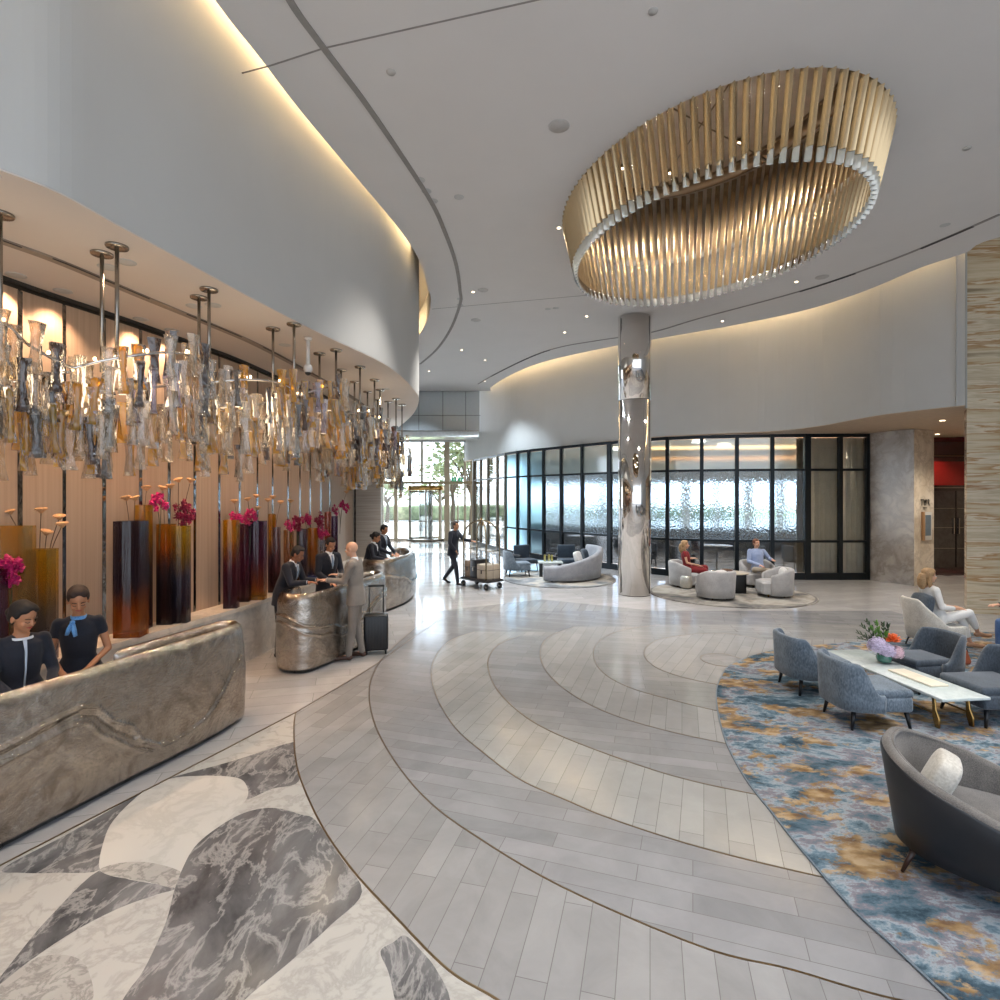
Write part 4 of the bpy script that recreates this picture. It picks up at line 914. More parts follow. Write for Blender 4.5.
for i, p_ in enumerate(spine):
    t = (spine[min(i+1, 219)]-spine[max(i-1, 0)]).normalized(); nn = V((t.y, -t.x)); u = S[i]
    amp = .34*abs(sin(pi*(u-1.8)/1.35))**.7+.04
    z = zr(u); w_ = .16*abs(sin(pi*(u-1.8)/1.35))
    railA.append(V((p_.x+nn.x*amp, p_.y+nn.y*amp, z+w_))); railB.append(V((p_.x-nn.x*amp, p_.y-nn.y*amp, z-w_*.9)))
MB().tube(railA, .013, 8).build('rail', M_chrome, ch, True); MB().tube(railB, .013, 8).build('rail', M_chrome, ch, True)
for k, c in enumerate(A_+B_):
    i = min(range(220), key=lambda j: (spine[j]-c).length); zb = zr(S[i])
    MB().lathe([(.001, -.02), (.085, -.02), (.09, -.012), (.09, 0), (.001, 0)], 24, (c.x, c.y, ZS-.012)).build('canopy', M_steel, ch, True)
    MB().tube([(c.x, c.y, zb), (c.x, c.y, ZS-.02)], .017, 10).build('rod', M_steel, ch, True)
def cryst(seed):
    rnd = random.Random(seed); m = MB(); rings = []; L = .40
    for j in range(8):
        t = j/7; r = .031+.021*abs(2*t-1)**1.5; tw = t*rnd.uniform(.7, 1.4)
        rings.append([V((r*1.25*cos(2*pi*k/5+tw), r*.75*sin(2*pi*k/5+tw), -L*t+.04)) for k in range(5)])
    m.rings(rings); return m
kinds = [('amber', 'dfb52c', .45), ('clear', 'f0ece6', .2), ('smoke', '8f8a86', .32), ('brown', '6d4a38', .42), ('clear_warm', 'efe2cc', .25), ('lilac', 'cfc6d8', .25)]
cm = [thin_glass('glass_pendant_'+k, c, .10, .06, .5, (60, 60, 18), h, hexc(c)) for k, c, h in kinds]
protos = []
for k in range(6):
    for s in range(2):
        m = cryst(k*3+s); protos.append(m)
rnd = random.Random(4); spots_ = []
for rail in (railA, railB):
    rs = resample(rail, 128)
    for i, q in enumerate(rs):
        for tier in (0, 1, 2):
            off = V((rnd.uniform(-.07, .07), rnd.uniform(-.05, .05), 0))
            low = .0
            if 7.3 < q.y < 8.9 and q.x < -2.4 and False: low = .3
            z = q.z+.10-tier*.27+rnd.uniform(-.07, .07)-low
            if tier == 0 and rnd.random() < .25: continue
            spots_.append((q+off, z, rnd.choice([0, 0, 1, 4, 4, 2, 3, 0, 1, 4, 5 if rnd.random() < .4 else 1])))
# a short extra cluster dips lower two thirds of the way along, and at the far end
for i in range(26):
    a = rnd.random()*2*pi; r = .25*math.sqrt(rnd.random()); base = V((-2.68, 10.3)) if i < 14 else V((-2.35, 13.0))
    spots_.append((V((base.x+r*cos(a), base.y+r*sin(a), 0)), 3.22-.5*rnd.random()*(1-r*2), rnd.choice([1, 2, 4, 0])))
spots_.sort(key=lambda s: s[0].to_2d().length)
pm = {}
rest = [MB() for _ in range(1)]
restm = {k: MB() for k in range(6)}
for i, (q, z, k) in enumerate(spots_):
    a = rnd.random()*6.28; pr = protos[k*2+i % 2]
    if i < 100:
        if (k, i % 2) not in pm:
            o = pr.build('glass_pendant', cm[k], ch, True); pm[(k, i % 2)] = o
        else: o = pm[(k, i % 2)].copy(); col.objects.link(o)
        o.location = (q.x, q.y, z); o.rotation_euler = (rnd.uniform(-.06, .06), rnd.uniform(-.06, .06), a)
    else:
        m = restm[k]; m.M = Matrix.Translation((q.x, q.y, z)) @ Matrix.Rotation(a, 4, 'Z'); m.add(pr.v, pr.f)
big = MB(); mats = []; fm = []
for k in range(6):
    b = len(big.v); big.v += restm[k].v; big.f += [[b+i for i in f] for f in restm[k].f]; fm += [k]*len(restm[k].f)
o = big.build('glass_pendant_mass', cm[0], ch, False)
for k in range(1, 6): o.data.materials.append(cm[k])
o.data.polygons.foreach_set('material_index', fm); o['kind'] = 'stuff'
M_bulb = glow('chandelier_bulb', 'ffdca8', 14)
m = MB()
for i in range(0, 92, 3):
    for rail in (railA, railB):
        q = resample(rail, 92)[i]; 
        b = MB().ell(q+V((.0, 0, .03)), (.012, .012, .015), None, 8, 6).build('bulb', M_bulb, ch, True)
for i in (20, 45, 80, 120, 165, 205):
    l = bpy.data.lights.new('chandelier_glow', 'POINT'); l.energy = 12; l.color = (1, .8, .55); l.shadow_soft_size = .35
    o = bpy.data.objects.new('chandelier_glow', l); col.objects.link(o); o.location = (spine[i].x, spine[i].y, 3.5); o.parent = ch
# security camera hanging from the canopy soffit
c = P(308, 337, ZS); sc_ = thing('dome_camera', 'white dome camera on a short stem under the canopy soffit', 'camera', (c.x, c.y, ZS-.012))
M_wp = simple('white_plastic', 'd9d6d2', .4)
MB().lathe([(.001, -.04), (.05, -.04), (.055, -.02), (.055, 0), (.001, 0)], 20).build('mount', M_wp, sc_, True)
MB().tube([(0, 0, -.4), (0, 0, -.03)], [.03, .022], 14).build('stem', M_wp, sc_, True)
MB().lathe([(.001, -.5), (.055, -.47), (.062, -.43), (.05, -.38), (.02, -.36)], 20).build('housing', M_wp, sc_, True)
MB().ell((0, 0, -.475), (.042, .042, .045)).build('dome', M_black, sc_, True)
# ================================================================ COLUMN, DESKS, VASES
c = P(634.5, 594); co_ = thing('steel_column', 'tall polished steel column standing on the floor right of centre', 'column', (c.x, c.y-.0, 0))
MB().lathe([(.41, .012), (.41, 4.9)], 48).build('lower_cladding', M_chrome, co_, True); MB().lathe([(.41, 4.915), (.41, ZC-.02)], 48).build('upper_cladding', M_chrome, co_, True)
MB().lathe([(.405, 4.89), (.405, 4.92)], 48).build('joint', M_slot, co_, True); MB().lathe([(.40, .0), (.40, .03)], 48).build('foot_ring', M_slot, co_, True)
for a in (200, 320): MB().box((.409*cos(R(a)), .409*sin(R(a)), ZC/2), (.006, .004, ZC-.1), R(a)).build('seam', M_slot, co_)

M_desk, nt, out = newmat('cast_pewter'); p = N(nt, 'BsdfPrincipled'); nt.links.new(p.outputs[0], out.inputs[0])
co = coords(nt); a = N(nt, 'TexNoise', Scale=2.6, Detail=8.0, Distortion=1.3, Roughness=.6); nt.links.new(co, a.inputs['Vector'])
nt.links.new(ramp(nt, a.outputs[0], [(.35, hexc('958b80')), (.5, hexc('bdb3a8')), (.65, hexc('a2988d'))]), p.inputs['Base Color'])
p.inputs['Metallic'].default_value = 1; nt.links.new(ramp(nt, a.outputs[0], [(.35, (.22,)*3), (.55, (.09,)*3)]), p.inputs['Roughness'])
b = N(nt, 'TexNoise', Scale=9.0, Detail=9.0, Distortion=.5, Roughness=.68); nt.links.new(coords(nt, rot=(0, 0, .3), scale=(1, 1, 1.3)), b.inputs['Vector'])
v = N(nt, 'TexMusgrave') if hasattr(bpy.types, 'ShaderNodeTexMusgrave') else N(nt, 'TexNoise', Scale=34.0, Detail=4.0, Distortion=.6)
nt.links.new(co, v.inputs['Vector']); ad = N(nt, 'Math', operation='MULTIPLY_ADD'); nt.links.new(v.outputs[0], ad.inputs[0]); ad.inputs[1].default_value = .4; nt.links.new(b.outputs[0], ad.inputs[2])
nt.links.new(bump(nt, ad.outputs[0], .6, .022), p.inputs['Normal'])
M_desktop = simple('pale_worktop', 'cfc6ba', .3); M_dk = simple('desk_inner_dark', '2b2623', .4)

def desk(name, label, ctrl, H, thick, ridges, seed, top_at=.93, nz_=80):
    base = ctrl[0]; t = thing(name, label, 'desk', (base[0], base[1], .0125*0), 0)
    path = resample(crom([V(q)-V(base) for q in ctrl], 12), 300); n = len(path); rings = []
    ridges = [r_ if callable(r_[0]) else (seam(r_[0], path, base), r_[1], r_[2]) for r_ in ridges]
    prof = [(-.06, 0.0), (-.02, .05)]+[(.022*sin(pi*min(1, z/(H*.9))), z) for z in [.05+(H-.17)*k/nz_ for k in range(1, nz_)]]
    prof += [(-.005, H-.08), (-.025, H-.035), (-.055, H-.008), (-thick*.5, H), (-thick+.05, H-.008), (-thick+.015, H-.035), (-thick, H-.08), (-thick, H*.6), (-thick, .3), (-thick, 0)]
    for i in range(n):
        tg = (path[min(i+1, n-1)]-path[max(i-1, 0)]).normalized(); nn = V((tg.y, -tg.x)); r = []
        u = i/(n-1)
        for o_, z in prof:
            q = V((path[i].x, path[i].y, z)); d = 0
            if o_ > -.05 and z > .02:
                d = .014*noise.noise(q*2.2+V((seed, 0, 0)))+.006*noise.noise(q*7+V((0, seed, 0)))
                for rz_fn, amp, wid in ridges:
                    zz = rz_fn(u)
                    if zz is not None: e_ = (z-zz)/wid; d += 1.5*amp*math.exp(-e_*e_)
            r.append(V((path[i].x+nn.x*(o_+d), path[i].y+nn.y*(o_+d), z)))
        # close the free ends with a rounded nose
        k = min(i, n-1-i)
        if k < 7:
            f = math.sqrt(max(.02, 1-((7-k)/7)**2)); mid = V((path[i].x-nn.x*thick/2, path[i].y-nn.y*thick/2))
            r = [V((mid.x+(q.x-mid.x)*f, mid.y+(q.y-mid.y)*f, q.z*(1-.035*(1-f)))) for q in r]
        rings.append(r)
    MB().rings([r_[::-1] for r_ in rings]).build('body', M_desk, t, True)
    inner = []
    for i in range(0, n, 4):
        tg = (path[min(i+1, n-1)]-path[max(i-1, 0)]).normalized(); inner.append(V((path[i].x-tg.y*thick*.8, path[i].y+tg.x*thick*.8)))
    MB().prism(inner, top_at-.04, top_at).build('worktop', M_desktop, t)
    return t
def seam(px_pts, path, base):
    """height of a raised flow line given along the desk front"""
    n = len(path); front = [(path[i].x+base[0], path[i].y+base[1]) for i in range(n)]
    pr = [500+x/y*FPX for x, y in front]; last = max(range(n), key=lambda i: pr[i]); us, zs = [], []
    for px, py in px_pts:
        i = min(range(last+1), key=lambda k: abs(pr[k]-px)); us.append(i/(n-1)); zs.append(CZ-(py-HOR)*front[i][1]/FPX)
    def f(u):
        if u < us[0]: return zs[0]+(us[0]-u)*-.3
        if u > us[-1]: return None
        for a in range(len(us)-1):
            if us[a] <= u <= us[a+1]:
                t = (u-us[a])/max(us[a+1]-us[a], 1e-6); return zs[a]*(1-t)+zs[a+1]*t+.006*noise.noise(V((u*60, 3, 0)))
        return None
    return f
def vein(z0, a1, a2, lo, hi, ph=0):
    def f(u):
        if u < lo or u > hi: return None
        return z0+a1*sin(9*(u-lo)+ph)+a2*sin(37*u)+.02*noise.noise(V((u*40, ph, 0)))
    return f
d1 = [(-3.95, 2.2), (-3.80, 3.0), (-3.52, 3.95), (-3.20, 4.95), (-2.97, 5.65), (-2.88, 6.1), (-2.89, 6.30), (-3.02, 6.42), (-3.18, 6.38), (-3.30, 6.1), (-3.42, 5.7), (-3.58, 5.12)]
desk('reception_desk', 'long curved cast metal reception desk in the left foreground', d1, 1.10, .13,
     [([(0, 747), (20, 737), (42, 725), (62, 715), (82, 706), (95, 706), (110, 720), (130, 726), (142, 741), (160, 745), (175, 739), (190, 730), (203, 719), (212, 707), (221, 690), (230, 672), (240, 655)], .022, .013), ([(0, 762), (25, 749), (50, 736), (70, 725), (86, 722), (100, 735), (118, 742), (132, 748), (150, 751)], .018, .012), ([(0, 755), (40, 733), (75, 714), (95, 715), (112, 729), (135, 737)], -.012, .012)], 3.1)
d2 = [(-3.22, 8.75), (-3.26, 8.3), (-3.16, 7.98), (-2.92, 7.86), (-2.68, 7.93), (-2.48, 8.4), (-2.30, 9.1), (-2.13, 9.75), (-2.08, 10.1), (-2.18, 10.4), (-2.4, 10.45), (-2.62, 10.2)]
desk('reception_desk', 'middle cast metal reception desk with two men in suits behind it', d2, 1.12, .16,
     [(vein(.66, .16, .02, .12, .9, 1.4), .020, .015), (vein(.56, .17, .02, .12, .9, 1.5), .014, .013)], 8.7)
d3 = [(-3.05, 12.6), (-2.98, 12.2), (-2.75, 12.02), (-2.45, 12.08), (-2.25, 12.6), (-2.12, 13.3), (-2.15, 14.2), (-2.4, 14.9), (-2.75, 15.0), (-2.9, 14.6)]
desk('reception_desk', 'farthest cast metal reception desk near the entrance', d3, 1.12, .16, [(vein(.6, .16, .02, .05, .95, 0), .018, .015)], 5.2)

# vases on the ledge -------------------------------------------------
def ledge_at(px, back=.2):
    path = [p_+V((.48-back, -.05)) for p_ in wlr]
    c = min(path, key=lambda q: abs((q.x/q.y*FPX+500 if q.y > .5 else -9e9)-px)); return c
AM, OR, PU, DK, RD, CL, SM = 'd8950f', 'd9741a', '5c3350', '2c2433', '8a2f45', 'e3dcd8', '8d7f88'
def vase(px0, px1, pytop, back, stops, label, wid=None, ghz=.30, dk=.7):
    px = (px0+px1)/2; c = ledge_at(px, back); Y = c.y; w_ = (px1-px0)/FPX*Y*.86 if not wid else wid
    h = CZ+(HOR-pytop)*Y/FPX-.861; t = thing('glass_vase', label, 'vase', (c.x, c.y, .861), R(8), 'tall square glass vases on the ledge')
    m = MB(); s = w_/2; ex = .25*s
    out_ = [(x, y*dk/.75) for x, y in ((-s, -s*.7), (-s*.3, -s*.78), (s*.3, -s*.7), (s, -s*.8), (s, 0), (s, s*.8), (s*.3, s*.7), (-s*.3, s*.78), (-s, s*.7), (-s, 0))]
    rings = []
    for z, k in [(0, 1), (h*.25, 1), (h*.5, 1), (h*.75, 1), (h, 1), (h, .84), (h*.5, .84), (.05, .84)]: rings.append([V((x*k, y*k, z)) for x, y in out_])
    m.rings(rings)
    m.build('body', thin_glass('gradient_glass', 'ffffff', .03, .14, .25, (30, 30, 2), ghz, (1, 1, 1), stops, 'Z', (0, h)), t, False)
    m = MB(); m.box((0, 0, .03), (w_*.9, w_*.66, .05)); m.build('solid_foot', thin_glass('vase_foot_glass', stops[0][1], .1, .05, 0, (1, 1, 1), .6, hexc(stops[0][1])), t)
    return t, h, c
vase(-24, 2, 570, .10, [(0, '4a1c3a'), (.5, PU), (1, '6a2a4d')], 'dark plum glass vase cut off at the left edge')
vase(-8, 33, 526, .24, [(0, 'd9a08a'), (.5, 'd9b070'), (1, 'cf9a2a')], 'broad pale amber glass vase behind the plum one at the left edge', .34, .3, .5)
vase(26, 54, 549, .14, [(0, '3c3c6e'), (.4, '8d8070'), (.7, AM), (1, 'd8a818')], 'amber glass vase with a blue foot behind the two women')
vase(136, 151, 505, .32, [(0, DK), (.5, '5a3a20'), (.8, AM), (1, 'dba21a')], 'narrow amber and black glass vase tucked behind the dark orange-footed one')
vase(117, 146, 521, .12, [(0, OR), (.22, 'd2701c'), (.45, '4d4152'), (1, '403747')], 'dark glass vase glowing orange at its foot, near the women')
vase(159, 176, 524, .22, [(0, '2d2630'), (.55, '4a3a40'), (.75, OR), (1, 'e09a28')], 'left vase of the amber-topped black-footed pair under the crimson orchid')
vase(173, 190, 526, .10, [(0, '2a2630'), (.5, '54506a'), (.7, 'b58c28'), (1, 'd8b41c')], 'right vase of the amber-topped black-footed pair under the crimson orchid')
vase(224, 239, 520, .10, [(0, '4a2036'), (.5, '7c3a48'), (.8, AM), (1, 'dca01c')], 'amber over maroon glass vase under the pink orchid')
vase(238, 250, 524, .22, [(0, '4d2a30'), (.5, '7d3a5a'), (1, '5f3350')], 'plum glass vase right of the amber over maroon one')
vase(249, 267, 521, .12, [(0, 'd79a2c'), (.2, 'b0603c'), (.5, '6c3450'), (1, '4d3358')], 'plum glass vase with a golden foot at the end of the second cluster')
vase(268, 276, 514, .2, [(0, '5a2f2a'), (.45, '6d3a58'), (.65, AM), (1, 'dd9a18')], 'slim amber over plum glass vase behind the plum golden-footed one')
vase(273, 280.5, 527, .10, [(0, '5a2f36'), (.5, '8a5a60'), (1, 'a08080')], 'slim smoky rose glass vase at the right end of the second cluster')
vase(284, 294, 530, .2, [(0, 'c9a094'), (.5, 'd99a70'), (1, 'e0a050')], 'salmon glass vase behind the left suited man')
vase(296, 307, 529, .12, [(0, '8a6a50'), (.5, '6b6480'), (1, '8d8088')], 'smoky glass vase with dark orchids behind the left suited man', ghz=.3)
vase(307, 318, 528, .22, [(0, '4a6ab0'), (.35, 'c98a50'), (.6, 'e08a28'), (1, 'e0982a')], 'orange glass vase between the two suited men')
vase(318, 326, 540, .08, [(0, 'c9c4c6'), (.5, 'dcd8dc'), (1, 'd8d4dc')], 'clear glass vase with a magenta orchid left of the taller suited man', ghz=.15)
vase(324, 331, 512, .26, [(0, '9a5a40'), (.5, 'c96a50'), (1, 'd07050')], 'coral glass vase behind the taller suited man')
vase(331, 338, 516, .1, [(0, '3a2238'), (.5, '5a2f50'), (1, '6a3460')], 'last plum glass vase of the ledge under the far orchid')

M_pet = {}
def orchid(px, py, rpx, colr, label, n0=14, seed=1, back=.15, elong=(1, .8), base=None):
    c = ledge_at(px, back); Y = c.y; z = CZ+(HOR-py)*Y/FPX; r = rpx/FPX*Y; rnd = random.Random(seed)
    t = thing('orchid_spray', label, 'flowers', (c.x, c.y, .0), 0, 'orchid sprays in the ledge vases'); t.location.z = z-.35
    if colr not in M_pet: M_pet[colr] = simple('orchid_petal', colr, .5, noise_amt=.35, nscale=25)
    m = MB(); bx = 0 if base is None else base
    for s in range(2): m.tube(crom([V((bx, 0, -.25)), V((bx*.5+.02*s, 0, .15)), V((r*.3*(s*2-1), -.02, .38))], 4), .004, 5)
    m.build('stem', M_green, t, True); first = {}
    for k in range(int(n0*1.7) if n0 < 40 else n0):
        a = rnd.random()*2*pi; q = math.sqrt(rnd.random()); ctr = V((cos(a)*q*r*elong[0]*.85, rnd.uniform(-.5, .5)*r*.7, .35+sin(a)*q*r*elong[1]))
        if k == 0:
            m = MB(); s_ = .036
            for j in range(5):
                b_ = j*2*pi/5+.3; d = V((cos(b_), -.25, sin(b_))); M = d.to_track_quat('X', 'Y').to_matrix()
                m.ell(d*s_*.7, (s_*.75, s_*.16, s_*.5), M, 8, 5)
            m.ell((0, -.012, 0), (.012, .014, .012), None, 6, 4); b0 = m.build('bloom', M_pet[colr], t, True); o = b0
        else: o = b0.copy(); col.objects.link(o)
        o.location = ctr; o.rotation_euler = (rnd.uniform(-.7, .7), rnd.uniform(-3, 3), rnd.uniform(-.9, .9))
    return t
MG, CR, PK = 'b0105a', '8a0f3a', 'c9206e'
orchid(11, 571, 13, MG, 'magenta orchid ball at the left edge beside the women', 46, 1, .06, (1, 1))
orchid(159, 503, 10, PK, 'pink orchid spray leaning left above the amber and black vases', 12, 2, .2, (1, .8)); orchid(184, 512, 12, CR, 'crimson orchid mass over the amber-topped pair of vases', 22, 3, .12, (1, 1))
orchid(237, 518, 7, PK, 'loose pink orchid spray reaching left over the second cluster', 9, 4, .14); orchid(249, 517, 8, MG, 'magenta orchid mass over the second cluster of vases', 14, 5, .14, (1, .8))
orchid(290, 525, 6, PK, 'pale magenta orchid spray above the salmon vase', 8, 6, .15); orchid(298, 523, 7, CR, 'dark red orchid mass over the smoky vase', 12, 7, .12, (.8, 1.1)); orchid(307, 521, 6, MG, 'magenta orchid spray over the orange vase', 9, 8, .18, (.9, 1.1))
orchid(320, 520, 7, CR, 'dark red orchid spray left of the coral vase', 12, 9, .2, (.8, 1.1)); orchid(322, 533, 7, MG, 'bright magenta orchid mass on the clear vase', 12, 10, .08, (1, .9)); orchid(340, 508, 9, MG, 'farthest magenta orchid spray leaning right at the end of the ledge', 16, 11, .2, (1.1, .8))
M_lot = simple('dried_lotus', 'c99a6c', .8, noise_amt=.3, nscale=60); M_stemd = simple('dried_stem', '5a4634', .8)
def lotus(px, py, vpx, back=.2, lab=''):
    c0 = ledge_at(vpx, back); Y = c0.y; q = V(((px-vpx)/FPX*Y, rnd.uniform(-.06, .06))); z = CZ+(HOR-py)*Y/FPX
    t = thing('dried_lotus_pod', lab, 'dried flower', (c0.x, c0.y, z-.6), 0, 'dried lotus pods in the ledge vases')
    MB().tube(crom([V((0, 0, -.3)), V((q.x*.35, q.y*.5, .25)), V((q.x, q.y, .59))], 5), .004, 6).build('stem', M_stemd, t, True)
    m = MB(); m.M = Matrix.Translation((q.x, q.y, .6)) @ Matrix.Rotation(rnd.uniform(-.35, .35), 4, 'Y') @ Matrix.Rotation(rnd.uniform(-.3, .3), 4, 'X')
    m.lathe([(.008, -.035), (.03, -.012), (.055, .006), (.056, .016), (.045, .022), (.001, .018)], 14)
    for k in range(7): m.ell((.032*cos(k*.9), .032*sin(k*.9), .022), (.006, .006, .005), None, 6, 4)
    m.build('seed_head', M_lot, t, True)
for px, py, v_, l in ((11, 512, 36, 'leftmost dried lotus pod, above the broad amber vase'), (37, 510, 38, 'tallest dried lotus pod above the amber vase behind the women'), (54, 517, 42, 'dried lotus pod right of the tallest one, behind the women'), (66, 524, 44, 'lowest right dried lotus pod over the amber vase behind the women'), (48, 532, 42, 'small dried lotus pod just above the rim of the amber vase'),
                     (124, 498, 131, 'dried lotus pod on the left over the dark orange-footed vase'), (138, 498, 134, 'dried lotus pod directly over the narrow amber and black vase'), (148, 488, 143, 'dried lotus pod between the dark vase and the pink orchid'), (163, 488, 165, 'dried lotus pod right above the pink orchid'), (172, 486, 170, 'dried lotus pod next right of the one above the pink orchid'), (180, 480, 178, 'highest dried lotus pod over the amber-topped pair'), (189, 480, 182, 'rightmost dried lotus pod over the amber-topped pair'),
                     (234, 501, 238, 'dried lotus pod alone above the loose pink spray'), (248, 499, 250, 'dried lotus pod above the magenta orchid of the second cluster'), (256, 496, 256, 'top dried lotus pod of the second cluster'), (258, 508, 258, 'low dried lotus pod over the golden-footed plum vase'), (267, 500, 268, 'dried lotus pod left of the slim amber vase top'), (274, 497, 272, 'dried lotus pod right above the slim amber vase'), (281, 502, 274, 'reddish dried lotus pod right of the slim amber vase'), (290, 501, 286, 'dried lotus pod over the salmon vase'), (347, 492, 340, 'dried lotus pod at the far end above the last orchid')):
    lotus(px, py, v_, .2, l)
# ================================================================ PEOPLE
M_skin = {'fair': simple('skin_fair', 'd3a183', .5, noise_amt=.05), 'tan': simple('skin_tan', 'b07a58', .5, noise_amt=.05), 'brown': simple('skin_brown', '8f5f44', .5, noise_amt=.05)}
M_hair = {'black': simple('hair_black', '14100f', .75, noise_amt=.3, nscale=60), 'dark': simple('hair_dark_brown', '2a1a13', .7, noise_amt=.3, nscale=60), 'blond': simple('hair_blond', 'a5835c', .65, noise_amt=.3, nscale=60), 'red': simple('hair_auburn', '6b3a22', .45, noise_amt=.3, nscale=60)}
M_eye = simple('eye_white', 'd8d2cc', .2); M_iris = simple('eye_iris', '2a1a12', .2); M_lip = simple('lips', 'a24a45', .4); M_brow = simple('brow', '2a1c16', .7)
def cloth(name, c, c2=None): return fabric(name, c, c2 or c, .85, (120, 120, 120), 6, .1, .2)
C_navy = cloth('navy_wool', '0b0f1a', '131928'); C_black = cloth('black_cloth', '0f1015', '17191f'); C_tan = cloth('light_grey_suiting', '776f67', '8b8279')
C_shirt = cloth('white_shirting', 'd6d8dc', 'e6e8ea'); C_blue = cloth('pale_blue_shirting', '8797bb', 'a4b1cf'); C_red = cloth('crimson_jersey', '6f1519', '8a1c20')
C_white = cloth('white_cotton', 'dcd8d3', 'ece9e4'); C_jean = cloth('blue_denim', '3d5a86', '5c79a4'); C_khaki = cloth('khaki_twill', 'a39480', 'b8aa96'); C_scarf = cloth('sky_blue_silk', '4f8ccb', '7fb0e0')
C_tie = cloth('grey_blue_tie', '6b7f96', '8798ac'); M_shoeb = simple('black_shoe_leather', '121214', .25); M_shoet = simple('brown_shoe_leather', '4a3024', .3)

def stand(H=1.75, lean=0.0, turn=0.0):
    s = H/1.75; j = dict(pel=(0, 0, .96), wai=(0, .0, 1.10), che=(0, 0, 1.28), nec=(0, -.01, 1.47), hea=(0, .03, 1.62),
             sL=(-.175, -.01, 1.42), sR=(.175, -.01, 1.42), eL=(-.22, -.03, 1.14), eR=(.22, -.03, 1.14), wL=(-.2, .10, .92), wR=(.2, .10, .92),
             hL=(-.085, 0, .93), hR=(.085, 0, .93), kL=(-.095, .02, .50), kR=(.095, .02, .50), aL=(-.10, -.02, .08), aR=(.10, -.02, .08), tL=(-.12, .14, .035), tR=(.12, .14, .035))
    j = {k: V(v)*s for k, v in j.items()}
    if lean:
        M = Matrix.Rotation(-lean, 4, 'X'); o = j['pel'].copy()
        for k in ('wai', 'che', 'nec', 'hea', 'sL', 'sR', 'eL', 'eR', 'wL', 'wR'):
            f = .5 if k == 'wai' else 1; j[k] = o+Matrix.Rotation(-lean*f, 4, 'X') @ (j[k]-o)
    return j
def seat_pose(H=1.70, zs=.45, back=.12):
    s = H/1.75; j = stand(H); o = j['pel'].copy(); dz = zs+.10-o.z
    for k in ('pel', 'wai', 'che', 'nec', 'hea', 'sL', 'sR', 'eL', 'eR', 'wL', 'wR', 'hL', 'hR'): j[k] = j[k]+V((0, 0, dz))
    o = j['pel'].copy()
    for k in ('wai', 'che', 'nec', 'hea', 'sL', 'sR', 'eL', 'eR', 'wL', 'wR'): j[k] = o+Matrix.Rotation(back, 4, 'X') @ (j[k]-o)
    for s_, q in (('L', -1), ('R', 1)):
        j['k'+s_] = V((q*.12, .43*s, zs+.06)); j['a'+s_] = V((q*.12, .44*s, .08)); j['t'+s_] = V((q*.13, .60*s, .035))
        j['e'+s_] = j['s'+s_]+V((q*.05, .06, -.27*s)); j['w'+s_] = V((q*.10, .27, zs+.20))
    return j
def frame(f, up=V((0, 0, 1))):
    f = f.normalized(); r = f.cross(up).normalized(); u = r.cross(f).normalized(); return Matrix((r, f, u)).transposed()   # x=right, y=front, z=up
def torso(m, J, g, low=0.0, s=1, sex='m', top=True, ext=0):
    side = (J['sR']-J['sL']).normalized(); hs = (J['hR']-J['hL']).normalized(); rings = []
    ax = J['nec']-J['pel']
    wf = (.165, .128, .150, .155, .12) if sex == 'm' else (.165, .112, .132, .135, .10)
    st_ = [(J['pel']-V((0, 0, .06+low)), hs, wf[0]+.01*low*8+ext, .115+ext), (J['pel']+ax*.05, hs, wf[0], .112), (J['wai'], hs.lerp(side, .4), wf[1], .088), (J['che']-ax*.08, side, wf[2]*.97, .103),
           (J['che']+ax*.06, side, wf[3], .108), (J['che'].lerp(J['nec'], .62), side, wf[3]*.98, .088), (J['nec']-ax.normalized()*.025, side, wf[4]*.72, .062)]
    if top: st_.append((J['nec']+ax.normalized()*.012, side, .058, .052))
    P_ = [q[0] for q in st_]
    for i, (c, sd_, a, b) in enumerate(st_):
        t = (P_[min(i+1, len(P_)-1)]-P_[max(i-1, 0)]).normalized(); x = (sd_-t*sd_.dot(t)).normalized(); y = t.cross(x)
        rings.append([c+x*(a*s+g)*cos(2*pi*k/24)+y*(b*s+g)*sin(2*pi*k/24) for k in range(24)])
    m.rings(rings)
    k_ = 1 if sex == 'm' else .74
    for q in 'LR': m.cap(J['nec'].lerp(J['s'+q], .35)+V((0, 0, -.025)), J['s'+q]+V((0, 0, -.018)), .052*s*k_+g, .050*s*k_+g*.8)
def arms(m, J, g, s=1, upto=1.0, sex='m'):
    k = 1 if sex == 'm' else .84
    for q in 'LR':
        m.cap(J['s'+q], J['e'+q], .052*s*k+g, .040*s*k+g)
        if upto > .5: m.cap(J['e'+q], J['e'+q].lerp(J['w'+q], upto if upto < 1 else .96), .039*s*k+g, (.028*s*k+g))
def legs(m, J, g, s=1, upto=1.0):
    for q in 'LR':
        m.cap(J['h'+q]+V((0, 0, -.02)), J['k'+q], .083*s+g, .055*s+g)
        e = J['k'+q].lerp(J['a'+q], upto); mid = J['k'+q].lerp(J['a'+q], .35)
        m.cap(J['k'+q], mid, .054*s+g, .052*s+g*1.1); m.cap(mid, e, .052*s+g*1.1, .036*s+g*1.3)
    m.ell(J['pel']+V((0, -.015, -.03)), (.155*s+g, .115*s+g, .11*s+g))
